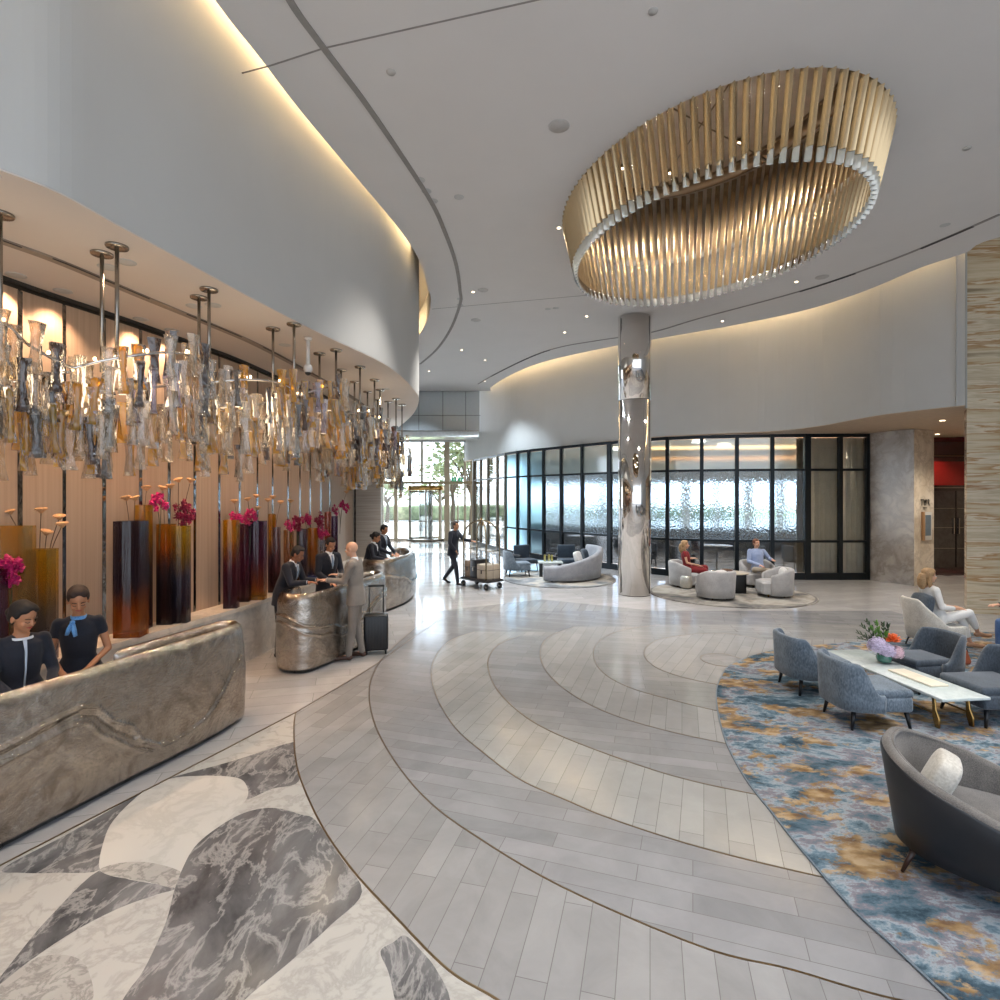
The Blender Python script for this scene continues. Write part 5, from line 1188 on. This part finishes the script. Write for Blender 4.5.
def hand(m, wr, d, palm_n, thumb, curl=.5, s=1):
    d = d.normalized(); pn = (palm_n-d*palm_n.dot(d)).normalized(); sd_ = d.cross(pn)*thumb
    M = Matrix((sd_, d, pn)).transposed()
    m.cap(wr-d*.02, wr+d*.02, .025*s, .027*s); m.ell(wr+d*.055*s, (.040*s, .052*s, .016*s), M, 14, 9)
    for i, L in enumerate((.070, .079, .073, .057)):
        b = wr+d*.092*s+sd_*(.031-.0205*i)*s; dd = (d+sd_*(.12-.08*i)).normalized(); pts = [b-d*.015]; a = 0
        for k in range(3):
            a += curl*(.35+.25*k); q = dd*cos(a)+pn*sin(a); pts.append(pts[-1]+q*L*s*(.48, .33, .27)[k]+(q*.012 if k == 0 else V((0, 0, 0))))
        for k in range(3): m.cap(pts[k], pts[k+1], (.0092-.0008*k)*s, (.0086-.0008*k)*s, 8)
    b = wr+d*.025*s+sd_*.03*s; p1 = b+(d*.45+sd_*.75+pn*.25).normalized()*.04*s; p2 = p1+(d*.8+sd_*.3+pn*.4*curl).normalized()*.03*s
    m.cap(b-sd_*.01, p1, .012*s, .010*s, 8); m.cap(p1, p2, .010*s, .008*s, 8)
def person(label, loc, face, J, look=(0, 0), skin='fair', hair='dark', style='short', outfit='suit', s=1.0, sex='m', shoe=None, curl=.5, palms=None, group=None):
    t = thing('person', label, 'person', loc, facing(*face) if isinstance(face, tuple) else face, group)
    if sex == 'f':
        for q in 'LR':
            dx = (J['s'+q]-J['nec'])*-.15+V((0, 0, -.015)); J['s'+q] = J['s'+q]+dx; J['e'+q] = J['e'+q]+dx
    H = J['hea']; yaw, pit = look
    F = Matrix.Rotation(yaw, 3, 'Z') @ Matrix.Rotation(pit, 3, 'X') @ V((0, 1, 0)); M = frame(F)
    hs = 1.0*s if sex == 'f' else s; sk = M_skin[skin]
    def h(x, y, z): return H+M @ V((x*hs, y*hs, z*hs))
    b = MB(); torso(b, J, -.006, 0, s, sex); arms(b, J, -.004, s, 1, sex); legs(b, J, -.006, s)
    b.cap(J['nec']+V((0, 0, -.03)), h(0, -.012, -.055), .050*s if sex == 'm' else .043*s, .048*s if sex == 'm' else .041*s)
    b.ell(h(0, -.012, .030), (.074*hs, .094*hs, .088*hs), M, 20, 14); b.ell(h(0, .028, -.035), (.054*hs, .062*hs, .070*hs), M, 18, 12)
    b.ell(h(0, .066, -.083), (.022*hs, .020*hs, .018*hs), M, 10, 7)
    b.cap(h(0, .088, .012), h(0, .104, -.022), .008*hs, .0125*hs, 10)
    for q in (-1, 1): b.ell(h(q*.076, -.008, -.008), (.010*hs, .020*hs, .031*hs), M, 10, 8); b.ell(h(q*.034, .064, -.028), (.022*hs, .018*hs, .018*hs), M)
    for q, th in (('L', 1), ('R', -1)):
        d = (J['w'+q]-J['e'+q]).normalized(); pn = (palms or {}).get(q, V((0, 0, -1)) if abs(d.z) < .8 else V((-1 if q == 'R' else 1, 0, 0)))
        dd = (palms or {}).get('d'+q, d); hand(b, J['w'+q], dd, pn, (1 if q == 'L' else -1), curl, 1.0*s)
        f = (J['t'+q]-J['a'+q]); f.z = 0; f = f.normalized()
        b.cap(J['a'+q], J['t'+q]+V((0, 0, .0)), .024*s, .016*s)
    b.build('body', sk, t, True, voxel=.0075, relax=2)
    for q in (-1, 1):
        if pit < -.2:   # lowered lids
            MB().tube([h(q*.017, .089, .0), h(q*.031, .0905, -.005), h(q*.045, .080, .0)], .0028, 6).build('eyelashes', M_brow, t, True); MB().tube([h(q*.014, .090, .022), h(q*.032, .088, .028), h(q*.048, .074, .022)], .0035, 6).build('eyebrow', M_brow, t, True); continue
        e = MB().ell(h(q*.031, .078, .003), (.0145*hs, .010*hs, .0085*hs), M, 12, 8).build('eye', M_eye, t, True); MB().ell(h(q*.031, .089, .003), (.0062*hs, .0035*hs, .0065*hs), M, 10, 6).build('iris', M_iris, e, True)
        MB().tube([h(q*.014, .090, .022), h(q*.032, .088, .028), h(q*.048, .074, .022)], .0035, 6).build('eyebrow', M_brow, t, True)
    MB().tube([h(-.024, .078, -.051), h(-.010, .088, -.050), h(0, .0895, -.052), h(.010, .088, -.050), h(.024, .078, -.051)], [.003, .0062, .0065, .0062, .003], 8).build('mouth', M_lip if sex == 'f' else simple('male_lips', '9a6555', .5), t, True)
    # hair
    if style != 'bald':
        tmp_ = [(q, (.020*hs, .046*hs, .050*hs)) for q in (-1, 1)]
        m = MB(); m.ell(h(0, -.036, .048), (.082*hs, .084*hs, .086*hs), M, 20, 14); m.ell(h(0, -.055, .0), (.076*hs, .058*hs, .078*hs), M, 18, 12); m.ell(h(0, .006, .098), (.060*hs, .066*hs, .032*hs), M, 16, 10)
        for q, r_ in tmp_: m.ell(h(q*.064, -.004, .045), r_, M, 12, 8)
        if style in ('bun', 'long'): m.ell(h(.034, .016, .078), (.042*hs, .055*hs, .034*hs), M); m.ell(h(-.036, .016, .078), (.042*hs, .055*hs, .034*hs), M)
        if style == 'bun': m.ell(h(0, -.125, -.005), (.042, .038, .042), M)
        if style == 'long':
            for q in (-1, 1): m.tube([h(q*.062, -.03, .05), h(q*.070, -.025, -.03), h(q*.072, -.03, -.11), h(q*.068, -.01, -.19)], [.030, .032, .036, .02], 10)
            m.tube([h(0, -.09, .02), h(0, -.11, -.06), h(0, -.10, -.16), h(0, -.08, -.22)], [.06, .065, .06, .03], 12)
        m.build('hair', M_hair[hair], t, True, voxel=.009, relax=2)
    # clothes
    ax = (J['nec']-J['pel']).normalized(); sd2 = (J['sR']-J['sL']).normalized(); fr = ax.cross(sd2).normalized()
    if fr.y < 0: fr = -fr
    def front(u, v, off=.0):  # u across, v 0 waist..1 neck
        c = J['wai'].lerp(J['nec'], v); dpt = .098+.022*sin(pi*min(1, v*1.15)) if v < .8 else .098-(v-.8)*.20
        return c+fr*(dpt*s*math.sqrt(max(.05, 1-(u/.17)**2))+off)+sd2*u
    def panel(pts, name, mat, off):
        m = MB(); top = [front(u, v, off) for u, v in pts]; bot = [front(u, v, off-.02) for u, v in pts]; m.rings([bot, top]); return m.build(name, mat, t, True)
    def sheet(rows, name, mat, off):
        m = MB(); m.rings([[front(u0+(u1-u0)*k/6, v, off) for k in range(7)] for v, u0, u1 in rows], False, False); m2 = MB(); rr = [[front(u0+(u1-u0)*k/6, v, off) for k in range(7)]+[front(u1-(u1-u0)*k/6, v, off-.012) for k in range(7)] for v, u0, u1 in rows]; m2.rings(rr); return m2.build(name, mat, t, True)
    if outfit in ('suit', 'suitf', 'suitg', 'uniform'):
        cj = {'suit': C_navy, 'suitf': C_navy, 'suitg': C_tan, 'uniform': C_navy}[outfit]
        m = MB(); torso(m, J, .022, .10, s, sex, False, .01); arms(m, J, .012, s, .97, sex); m.build('jacket', cj, t, True, voxel=.011, relax=3)
        m = MB(); legs(m, J, .010, s, .97); m.build('trousers', cj, t, True, voxel=.012, relax=3)
        if outfit != 'uniform': sheet([(.42, -.004, .004), (.60, -.022, .022), (.78, -.038, .038), (.90, -.046, .046), (.99, -.045, .045)], 'shirt_front', C_shirt, .028)
        m = MB(); nn = J['nec']+ax*(.02 if outfit != 'uniform' else -.01); m.rings([[nn+ax*z+sd2*(r*cos(2*pi*k/18))+fr*(r*.9*sin(2*pi*k/18)+.004) for k in range(18)] for z, r in ((-.03, .068*s), (.022, .056*s), (.022, .052*s), (-.03, .06*s))], False); m.build('shirt_collar', C_shirt if outfit != 'uniform' else C_navy, t, True)
        if outfit in ('suit',): sheet([(.38, -.012, .012), (.5, -.022, .022), (.75, -.018, .018), (.93, -.013, .013), (.96, -.018, .018)], 'necktie', C_tie, .036)
        for q in (-1, 1): sheet([(.40, q*.006, q*.03), (.58, q*.024, q*.062), (.76, q*.040, q*.084), (.93, q*.046, q*.075)], 'lapel', cj, .038)
        for q in 'LR': 
            d = (J['w'+q]-J['e'+q]).normalized(); MB().tube([J['w'+q]-d*.02, J['w'+q]+d*.006], .036*s*(1 if sex == 'm' else .86), 12).build('shirt_cuff', C_shirt if outfit != 'uniform' else cj, t, True)
        sh = shoe or M_shoeb
    elif outfit == 'jacketf':   # collarless navy jacket with pale piping
        m = MB(); torso(m, J, .013, .08, s, sex, False); arms(m, J, .009, s, .97, sex); m.build('jacket', C_navy, t, True, voxel=.010, relax=3)
        sheet([(-.25, -.004, .004), (.3, -.005, .005), (.7, -.007, .007), (.93, -.012, .012)], 'front_piping', simple('pale_piping', 'a9b6c6', .6), .031)
        MB().rings([[J['nec']+ax*z+sd2*(r*cos(2*pi*k/20))+fr*(r*.86*sin(2*pi*k/20)+.01) for k in range(20)] for z, r in ((-.030, .085), (-.012, .074), (-.022, .064), (-.035, .076))], False).build('collar', simple('white_collar', 'd3dae4', .6), t, True)
        m = MB(); legs(m, J, .012, s, .3); m.build('skirt', C_navy, t, True, voxel=.012); sh = M_shoeb
    elif outfit == 'dressn':    # short sleeved navy dress with blue neck scarf
        m = MB(); torso(m, J, .012, .10, s, sex, False)
        for q in 'LR': m.cap(J['s'+q], J['s'+q].lerp(J['e'+q], .34), .048*s, .048*s)
        m.tube([J['pel'], J['kL'].lerp(J['kR'], .5)], [.165, .15], 20); m.build('dress', C_navy, t, True, voxel=.010, relax=3); sh = M_shoeb
        MB().rings([[J['nec']+ax*z+sd2*(r*cos(2*pi*k/20))+fr*(r*.9*sin(2*pi*k/20)+.006) for k in range(20)] for z, r in ((-.03, .070), (-.01, .066), (.008, .058), (-.02, .054))], False).build('neck_scarf', C_scarf, t, True)
        m = MB(); m.ell(front(.035, .93, .045), (.02, .018, .018)); m.tube([front(.03, .93, .04), front(.022, .75, .035), front(.012, .60, .03)], [.014, .026, .020], 8, flat=.35); m.tube([front(.04, .93, .04), front(.06, .77, .035), front(.075, .64, .03)], [.014, .024, .018], 8, flat=.35); m.build('scarf_bow', C_scarf, t, True)
    elif outfit == 'dressr':
        m = MB(); torso(m, J, .012, .02, s, sex, False)
        for q in 'LR': m.cap(J['s'+q], J['s'+q].lerp(J['e'+q], .3), .052, .052); m.cap(J['h'+q], J['k'+q]+(J['k'+q]-J['h'+q])*.06, .10, .085); m.cap(J['k'+q], J['k'+q].lerp(J['a'+q], .22), .08, .075)
        m.ell(J['pel']+V((0, 0, -.02)), (.175, .14, .12)); m.build('dress', C_red, t, True, voxel=.011, relax=3); sh = M_shoeb
    else:                       # shirt and trousers
        top_, bot_ = {'casual': (C_blue, C_khaki), 'white': (C_white, C_white), 'jeans': (C_black, C_jean)}[outfit]
        m = MB(); torso(m, J, .016, .04, s, sex, False); arms(m, J, .014, s, .62 if outfit == 'white' else .95, sex); m.build('shirt' if outfit != 'white' else 'blouse', top_, t, True, voxel=.010, relax=3)
        m = MB(); legs(m, J, .010, s, .72 if outfit == 'white' else .95); m.build('trousers', bot_, t, True, voxel=.011, relax=3); sh = M_shoet if sex == 'm' else simple('nude_shoe', 'b48a6c', .3)
        if outfit == 'casual': MB().rings([[J['nec']+ax*z+sd2*(r*cos(2*pi*k/18))+fr*(r*.9*sin(2*pi*k/18)+.004) for k in range(18)] for z, r in ((-.03, .07*s), (.015, .06*s), (.015, .055*s), (-.03, .06*s))], False).build('shirt_collar', top_, t, True)
    for q in 'LR':
        f = J['t'+q]-J['a'+q]; f.z = 0; f.normalize(); m = MB(); g = J['t'+q]
        tl = f*1.0; ang = (J['t'+q]-J['a'+q]); M2 = frame(V((f.x, f.y, (g.z-.035 if g.z > .06 else 0)*-.0)))
        c = J['a'+q].lerp(J['t'+q], .5); base = min(J['a'+q].z, J['t'+q].z)
        m.ell(J['t'+q]+f*.02, (.046*s, .085*s, .034*s), M2); m.ell(J['a'+q]+V((0, 0, -.035))-f*.01, (.038*s, .055*s, .042*s), M2); m.cap(J['a'+q]+V((0, 0, -.03)), J['t'+q], .036*s, .034*s)
        m.build('shoe', sh, t, True, voxel=.009, relax=2)
    return t

# the two women behind the near desk
J = stand(1.68, R(6)); J['eL'] = J['sL']+V((-.06, .03, -.27)); J['eR'] = J['sR']+V((.05, .06, -.26)); J['wL'] = V((-.10, .34, 1.0)); J['wR'] = V((.12, .36, 1.0))
person('dark-haired woman in a navy jacket with pale piping, at the left behind the near desk', (-3.86, 4.50, 0), (.62, -.45), J, (R(25), R(-20)), 'tan', 'black', 'bun', 'jacketf', sex='f')
J = stand(1.72, R(7)); J['eL'] = J['sL']+V((-.07, -.02, -.27)); J['eR'] = J['sR']+V((.06, -.02, -.27)); J['wL'] = V((-.05, .26, .98)); J['wR'] = V((.09, .26, .98))
person('smiling woman in a short-sleeved navy dress with a light blue scarf behind the near desk', (-3.80, 5.06, 0), (.50, -.80), J, (R(8), R(-22)), 'tan', 'dark', 'bun', 'dressn', sex='f')
# suited men and their guest
J = stand(1.78, R(20)); J['eL'] = J['sL']+V((-.03, .10, -.26)); J['eR'] = J['sR']+V((.03, .10, -.25)); J['wL'] = J['eL']+V((.06, .24, .02)); J['wR'] = J['eR']+V((-.02, .25, .02))
person('man in a navy suit leaning forward over the left end of the middle desk', (-3.40, 8.75, 0), (.95, -.12), J, (0, R(-28)), 'brown', 'black', 'short', 'suit')
J = stand(1.80, R(8)); J['wL'] = V((-.10, .30, 1.08)); J['wR'] = V((.12, .30, 1.05)); J['eL'] = J['sL']+V((-.05, .04, -.27)); J['eR'] = J['sR']+V((.05, .04, -.27))
person('taller man in a navy suit and pale blue tie looking down behind the middle desk', (-3.02, 9.75, 0), (.75, -.62), J, (R(-5), R(-25)), 'tan', 'black', 'short', 'suit')
J = stand(1.82, R(3)); J['eL'] = J['sL']+V((-.03, .10, -.26)); J['wL'] = J['eL']+V((.02, .26, .02)); J['eR'] = J['sR']+V((.04, .07, -.27)); J['wR'] = J['eR']+V((-.04, .24, .05)); J['aL'] += V((0, .1, 0)); J['tL'] += V((0, .1, 0)); J['aR'] += V((0, -.05, 0)); J['tR'] += V((0, -.05, 0))
person('bald man in a light grey suit standing at the front of the middle desk', (-2.22, 8.62, 0), (-.97, .05), J, (R(-8), R(-8)), 'fair', 'dark', 'bald', 'suitg', shoe=M_shoet)
J = stand(1.70, R(14)); J['wL'] = V((-.08, .42, 1.06)); J['wR'] = V((.12, .42, 1.06)); J['eL'] = J['sL']+V((-.05, .08, -.25)); J['eR'] = J['sR']+V((.05, .08, -.25))
person('dark-haired woman in a navy suit at the farthest desk', (-3.02, 12.85, 0), (.95, -.1), J, (0, R(-22)), 'tan', 'black', 'bun', 'suitf', sex='f')
J = stand(1.80, R(8)); J['wL'] = V((-.08, .40, 1.08)); J['wR'] = V((.12, .40, 1.08)); J['eL'] = J['sL']+V((-.05, .08, -.25)); J['eR'] = J['sR']+V((.05, .08, -.25))
person('man in a navy suit behind the woman at the farthest desk', (-2.98, 13.95, 0), (.8, -.35), J, (0, R(-18)), 'tan', 'black', 'short', 'suit')
# bellman pushing the cart
J = stand(1.80, R(6)); J['kR'] = V((.09, .16, .52)); J['aR'] = V((.09, .22, .08)); J['tR'] = V((.10, .37, .035)); J['kL'] = V((-.09, -.06, .50)); J['aL'] = V((-.09, -.36, .15)); J['tL'] = V((-.10, -.24, .04))
J['eR'] = J['sR']+V((.08, .03, -.27)); J['wR'] = J['eR']+V((-.12, .10, -.20)); J['eL'] = J['sL']+V((.0, .20, -.20)); J['wL'] = J['eL']+V((.02, .26, -.02))
person('bellman in dark uniform walking and pushing the luggage cart', (-1.32, 15.75, 0), (.80, -.45), J, (R(-10), R(-5)), 'tan', 'dark', 'short', 'uniform')
# seated guests
J = seat_pose(1.68, .40, R(8)); J['kL'] = V((-.02, .43, .52)); J['aL'] = V((.10, .60, .22)); J['tL'] = V((.13, .72, .14)); J['eL'] = J['sL']+V((-.13, -.02, -.22)); J['wL'] = J['eL']+V((.0, .2, .02))
person('blonde woman in a red dress sitting in the pale chair right of the column', (5.12, 15.30, .022), R(-108), J, (R(10), 0), 'fair', 'blond', 'long', 'dressr', sex='f')
J = seat_pose(1.78, .40, R(12)); J['kR'] = V((.22, .40, .52)); J['aR'] = V((-.16, .42, .50)); J['tR'] = V((-.28, .45, .44)); J['eL'] = J['sL']+V((-.15, .04, -.20)); J['wL'] = J['eL']+V((.02, .22, .0)); J['wR'] = V((.08, .34, .62))
person('man in a light blue shirt and khaki trousers sitting with an ankle on his knee', (7.04, 15.28, .022), R(176), J, (R(18), 0), 'fair', 'red', 'short', 'casual')
J = seat_pose(1.72, .44, R(12)); J['kR'] = V((.08, .46, .60)); J['aR'] = V((-.05, .70, .26)); J['tR'] = V((-.06, .84, .20)); J['kL'] = V((-.07, .44, .50)); J['aL'] = V((-.05, .58, .09)); J['tL'] = V((-.05, .73, .035)); J['wR'] = V((.06, .33, .66)); J['wL'] = V((-.06, .36, .66)); J['eR'] = J['sR']+V((.05, .05, -.27))
person('blonde woman in a white blouse and white trousers sitting with crossed legs', (7.10, 9.12, ZRUG), R(-92), J, (R(-6), R(-4)), 'fair', 'blond', 'long', 'white', sex='f')
J = seat_pose(1.75, .44, R(4)); J['eR'] = J['sR']+V((.05, .14, -.24)); J['wR'] = J['eR']+V((-.02, .27, .0)); J['wL'] = V((-.1, .42, .68)); J['eL'] = J['sL']+V((-.05, .10, -.25))
person('person in a black top and blue jeans, mostly cut off by the right edge', (8.28, 8.66, ZRUG), R(88), J, (0, R(-10)), 'fair', 'dark', 'short', 'jeans')

# black wheeled suitcase beside the guest
sc0 = P(374.5, 655); sk_ = thing('suitcase', 'black wheeled suitcase with raised handle beside the man in light grey', 'suitcase', (sc0.x, sc0.y+.12, 0), R(10))
M_case = simple('black_suitcase_shell', '17181b', .35)
b = MB().box((0, 0, .34), (.38, .24, .56)).build('shell', M_case, sk_, True, .035, 3)
for k in range(7): MB().box((-.14+.047*k, -.121, .34), (.012, .006, .46)).build('shell_rib', M_black, b, True, .002)
for x in (-.11, .11): MB().tube([(x, .06, .6), (x, .06, 1.06)], .010, 8).build('handle_tube', M_black, sk_, True)
MB().tube([(-.125, .06, 1.06), (.125, .06, 1.06)], .017, 10).build('grip', M_black, sk_, True)
for x in (-.15, .15):
    for y in (-.08, .08): MB().tube([(x-.012, y, .03), (x+.012, y, .03)], .03, 14).build('wheel', M_black, sk_, True)
# luggage cart
M_hoop = simple('antique_brass', '8d7f66', .25, .9)
cx_ = V((-.51, 15.3)); cdir = V((.72, -.80)).normalized(); lc = thing('luggage_cart', 'brass birdcage luggage cart with a dark deck, pushed by the bellman', 'cart', (cx_.x, cx_.y, 0), math.atan2(cdir.y, cdir.x))
MB().box((0, 0, .24), (1.12, .60, .05)).build('deck', simple('dark_carpeted_deck', '2a2523', .8), lc, True, .015)
MB().box((0, 0, .215), (1.16, .64, .03)).build('bumper', M_black, lc, True, .012)
for x in (-.48, .48):
    for y in (-.24, .24):
        wv = MB().tube([(x, y-.02, .085), (x, y+.02, .085)], .085, 18).build('wheel', M_black, lc, True); MB().tube([(x, y-.025, .085), (x, y+.025, .085)], .03, 10).build('hub', M_steel, wv, True)
        m = MB(); pts = crom([V((x, y, .26)), V((x, y, 1.0)), V((x, y, 1.38)), V((x*.82, y*.82, 1.62)), V((x*.42, y*.42, 1.78)), V((0, 0, 1.83))], 5); m.tube(pts, .021, 8); m.build('hoop_post', M_hoop, lc, True)
for x in (-.48, .48): MB().tube([(x, -.24, 1.02), (x, .24, 1.02)], .014, 8).build('rail', M_steel, lc, True)
MB().tube([(-.48, 0, .26), (-.48, 0, 1.02)], .012, 8).build('rail', M_steel, lc, True); MB().tube([(.48, 0, .26), (.48, 0, 1.02)], .012, 8).build('rail', M_steel, lc, True)
MB().ell((0, 0, 1.86), (.035, .035, .045)).build('finial', M_brass, lc, True)
for k in range(6): MB().tube([(0, 0, 1.82), (.07*cos(k), .07*sin(k), 1.74), (.05*cos(k), .05*sin(k), 1.68)], .009, 6).build('finial_scroll', M_brass, lc, True)
def case(nm, lab, along, size, mat, mat2):
    q = V((cx_.x, cx_.y))+cdir*along; t = thing(nm, lab, 'luggage', (q.x, q.y, .266), math.atan2(cdir.y, cdir.x))
    b = MB().box((0, 0, size[2]/2), size).build('body', mat, t, True, .025, 3)
    MB().tube(crom([V((-.07, 0, size[2]-.01)), V((-.06, 0, size[2]+.035)), V((.06, 0, size[2]+.035)), V((.07, 0, size[2]-.01))], 4), .009, 8).build('handle', M_black, t, True)
    MB().box((0, 0, size[2]*.62), (size[0]+.004, size[1]+.004, .012)).build('seam', mat2, t)
    MB().box((0, -size[1]/2-.004, size[2]*.5), (.05, .008, .1)).build('clasp', mat2, t)
case('travel_case', 'brown upright case at the bellman end of the cart', -.36, (.24, .42, .45), simple('brown_case', '8a7460', .5), M_wood)
case('travel_case', 'black suitcase in the middle of the luggage cart', -.08, (.28, .46, .50), M_case, M_steel)
case('travel_bag', 'large tan bag at the right end of the luggage cart', .29, (.40, .48, .40), simple('tan_canvas_bag', 'a89a88', .6), M_wood)
# ================================================================ SIGN, OUTSIDE
sg = thing('wall_sign', 'black raised lettering TWR on the pale marble pier', 'sign', (11.90, 15.69, 2.22), math.atan2(.4, .86))
def letters(txt, x, z, size, parent, mat, name):
    cu = bpy.data.curves.new(name, 'FONT'); cu.body = txt; cu.size = size; cu.extrude = .006; cu.align_x = 'CENTER'; cu.space_character = .92
    o = bpy.data.objects.new(name, cu); col.objects.link(o); dg = bpy.context.evaluated_depsgraph_get(); me = bpy.data.meshes.new_from_object(o.evaluated_get(dg)); bpy.data.objects.remove(o)
    me.materials.clear(); me.materials.append(mat); o = bpy.data.objects.new(name, me); col.objects.link(o); o.parent = parent; o.location = (x, -.012, z); o.rotation_euler = (pi/2, 0, 0); return o
for ch_, x in (('T', -.155), ('W', 0), ('R', .17)): letters(ch_, x, 0, .27, sg, M_black, 'letter').scale = (.60, 1, 1)
MB().box((0, -.01, -.06), (.18, .006, .022)).build('caption_strip', M_black, sg)
fr_ = thing('picture_frame', 'small framed menu display below the lettering on the pale pier', 'frame', (11.96, 15.72, 1.65), math.atan2(.4, .86))
MB().box((0, -.02, 0), (.42, .04, .78)).build('frame', M_white, fr_, True, .006); MB().box((.02, -.042, .02), (.26, .006, .58)).build('display', simple('grey_display', '5a6a78', .1), fr_); MB().box((-.19, -.03, 0), (.09, .05, .80)).build('side_block', simple('oak_block', '8f6d4c', .5), fr_)

st(MB().prism([(-70, 31.9), (70, 31.9), (70, 150), (-70, 150)], -.35, -.05).build('ground', simple('sunlit_paving', 'c9c3b8', .8)))
st(MB().prism([(-60, 40), (60, 40), (60, 47), (-60, 47)], -.05, -.03).build('ground_road', simple('asphalt', '8a8a88', .9)))
st(MB().prism([(-60, 60), (60, 60), (60, 100), (-60, 100)], -.05, .0).build('ground_lawn', simple('lawn', '7d8a4a', .95, noise_amt=.3)))
M_leafo = simple('tree_leaf', '8a9468', .7, noise_amt=.4, nscale=3); M_bark = simple('bark', '5d5040', .9, noise_amt=.3)
def tree(x, y, h, r, label, seed, dens=260, trunk=.16):
    rd = random.Random(seed); t = thing('tree', label, 'tree', (x, y, -.05), 0, 'trees outside the entrance')
    m = MB(); m.tube([(0, 0, 0), (.1, 0, h*.3), (0, .1, h*.5)], [trunk*1.3, trunk, trunk*.8], 10)
    ends = []
    for k in range(9):
        a = k*2.4; e = V((cos(a)*r*rd.uniform(.4, .8), sin(a)*r*.6, h*rd.uniform(.65, .95))); m.tube(crom([V((0, .1, h*.42)), V((e.x*.4, e.y*.4, h*.62)), e], 4), [.09]*3+[.06]*3+[.03]*3, 6); ends.append(e)
    m.build('trunk', M_bark, t, True); m = MB()
    for i in range(dens):
        e = rd.choice(ends); q = e+V((rd.gauss(0, r*.24), rd.gauss(0, r*.24), rd.gauss(0, h*.07)))
        s_ = rd.uniform(.10, .24); d = V((rd.random()-.5, rd.random()-.5, rd.random()-.5)).normalized(); M = d.to_track_quat('Z', 'Y').to_matrix()
        m.ell(q, (s_, s_*.7, s_*.12), M, 6, 4)
    m.build('foliage', M_leafo, t, True)
tree(-3.6, 42, 6.2, 2.6, 'broad thin-leaved tree seen through the upper panes left of centre', 3, 420)
tree(-1.9, 36, 6.4, 2.0, 'tree with a pale trunk close outside the right side of the doors', 5, 380, .12)
tree(2.5, 44, 6, 2.6, 'tree outside seen through the side panes', 8, 300)
tree(-10.5, 52, 4.2, 2.6, 'low tree far outside at the left', 9, 300); tree(-6.5, 60, 4.0, 3.0, 'low round tree far outside behind the road', 10, 300)
hg = tag(MB().box((-6, 58, .7), (60, 2.5, 1.5)).build('hedge', simple('hedge_green', '98a078', .9, noise_amt=.5, nscale=2), None, True, .3), 'long clipped hedge far outside across the road', 'hedge')
tw = thing('tower', 'pale slender tower far away on the skyline, seen through the left panes', 'tower', (-38, 95, 0)); MB().box((0, 0, 6), (3.4, 3, 12)).build('shaft', simple('hazy_tower', 'b9c2c8', .8), tw); MB().rings([[V((a*s_, b*s_, z)) for a, b in ((-1, -1), (1, -1), (1, 1), (-1, 1))] for z, s_ in ((12, 1.1), (16, .6), (21, .05))]).build('spire', simple('hazy_spire', 'b5bfc6', .8), tw)
for i, (x, y) in enumerate(((-3.0, 33.2), (-6.2, 33.4))):
    b = thing('bollard', 'slim steel bollard outside the entrance doors', 'bollard', (x, y, -.05), 0, 'bollards outside the doors'); MB().lathe([(.001, 0), (.09, 0), (.09, 1.0), (.07, 1.05), (.001, 1.06)], 16).build('post', M_steel, b, True); MB().lathe([(.091, .8), (.094, .82), (.094, .88), (.091, .9)], 16).build('band', M_black, b, True)
ex = thing('exit_sign', 'small green running-man exit sign hanging by the transom of the entrance glazing', 'sign', ((457-500)/FPX*30.6, 30.87, 3.37)); M_ex = glow('exit_green', '2a9a72', .9)
for dx in (-.18, .18): MB().box((dx, 0, 0), (.24, .04, .2)).build('lit_panel', M_ex, ex); MB().box((dx, -.025, .0), (.07, .005, .12)).build('figure', simple('exit_white', 'f0f0f0', .5), ex)
MB().box((0, .02, -.09), (.02, .02, .06)).build('bracket', M_steel, ex)
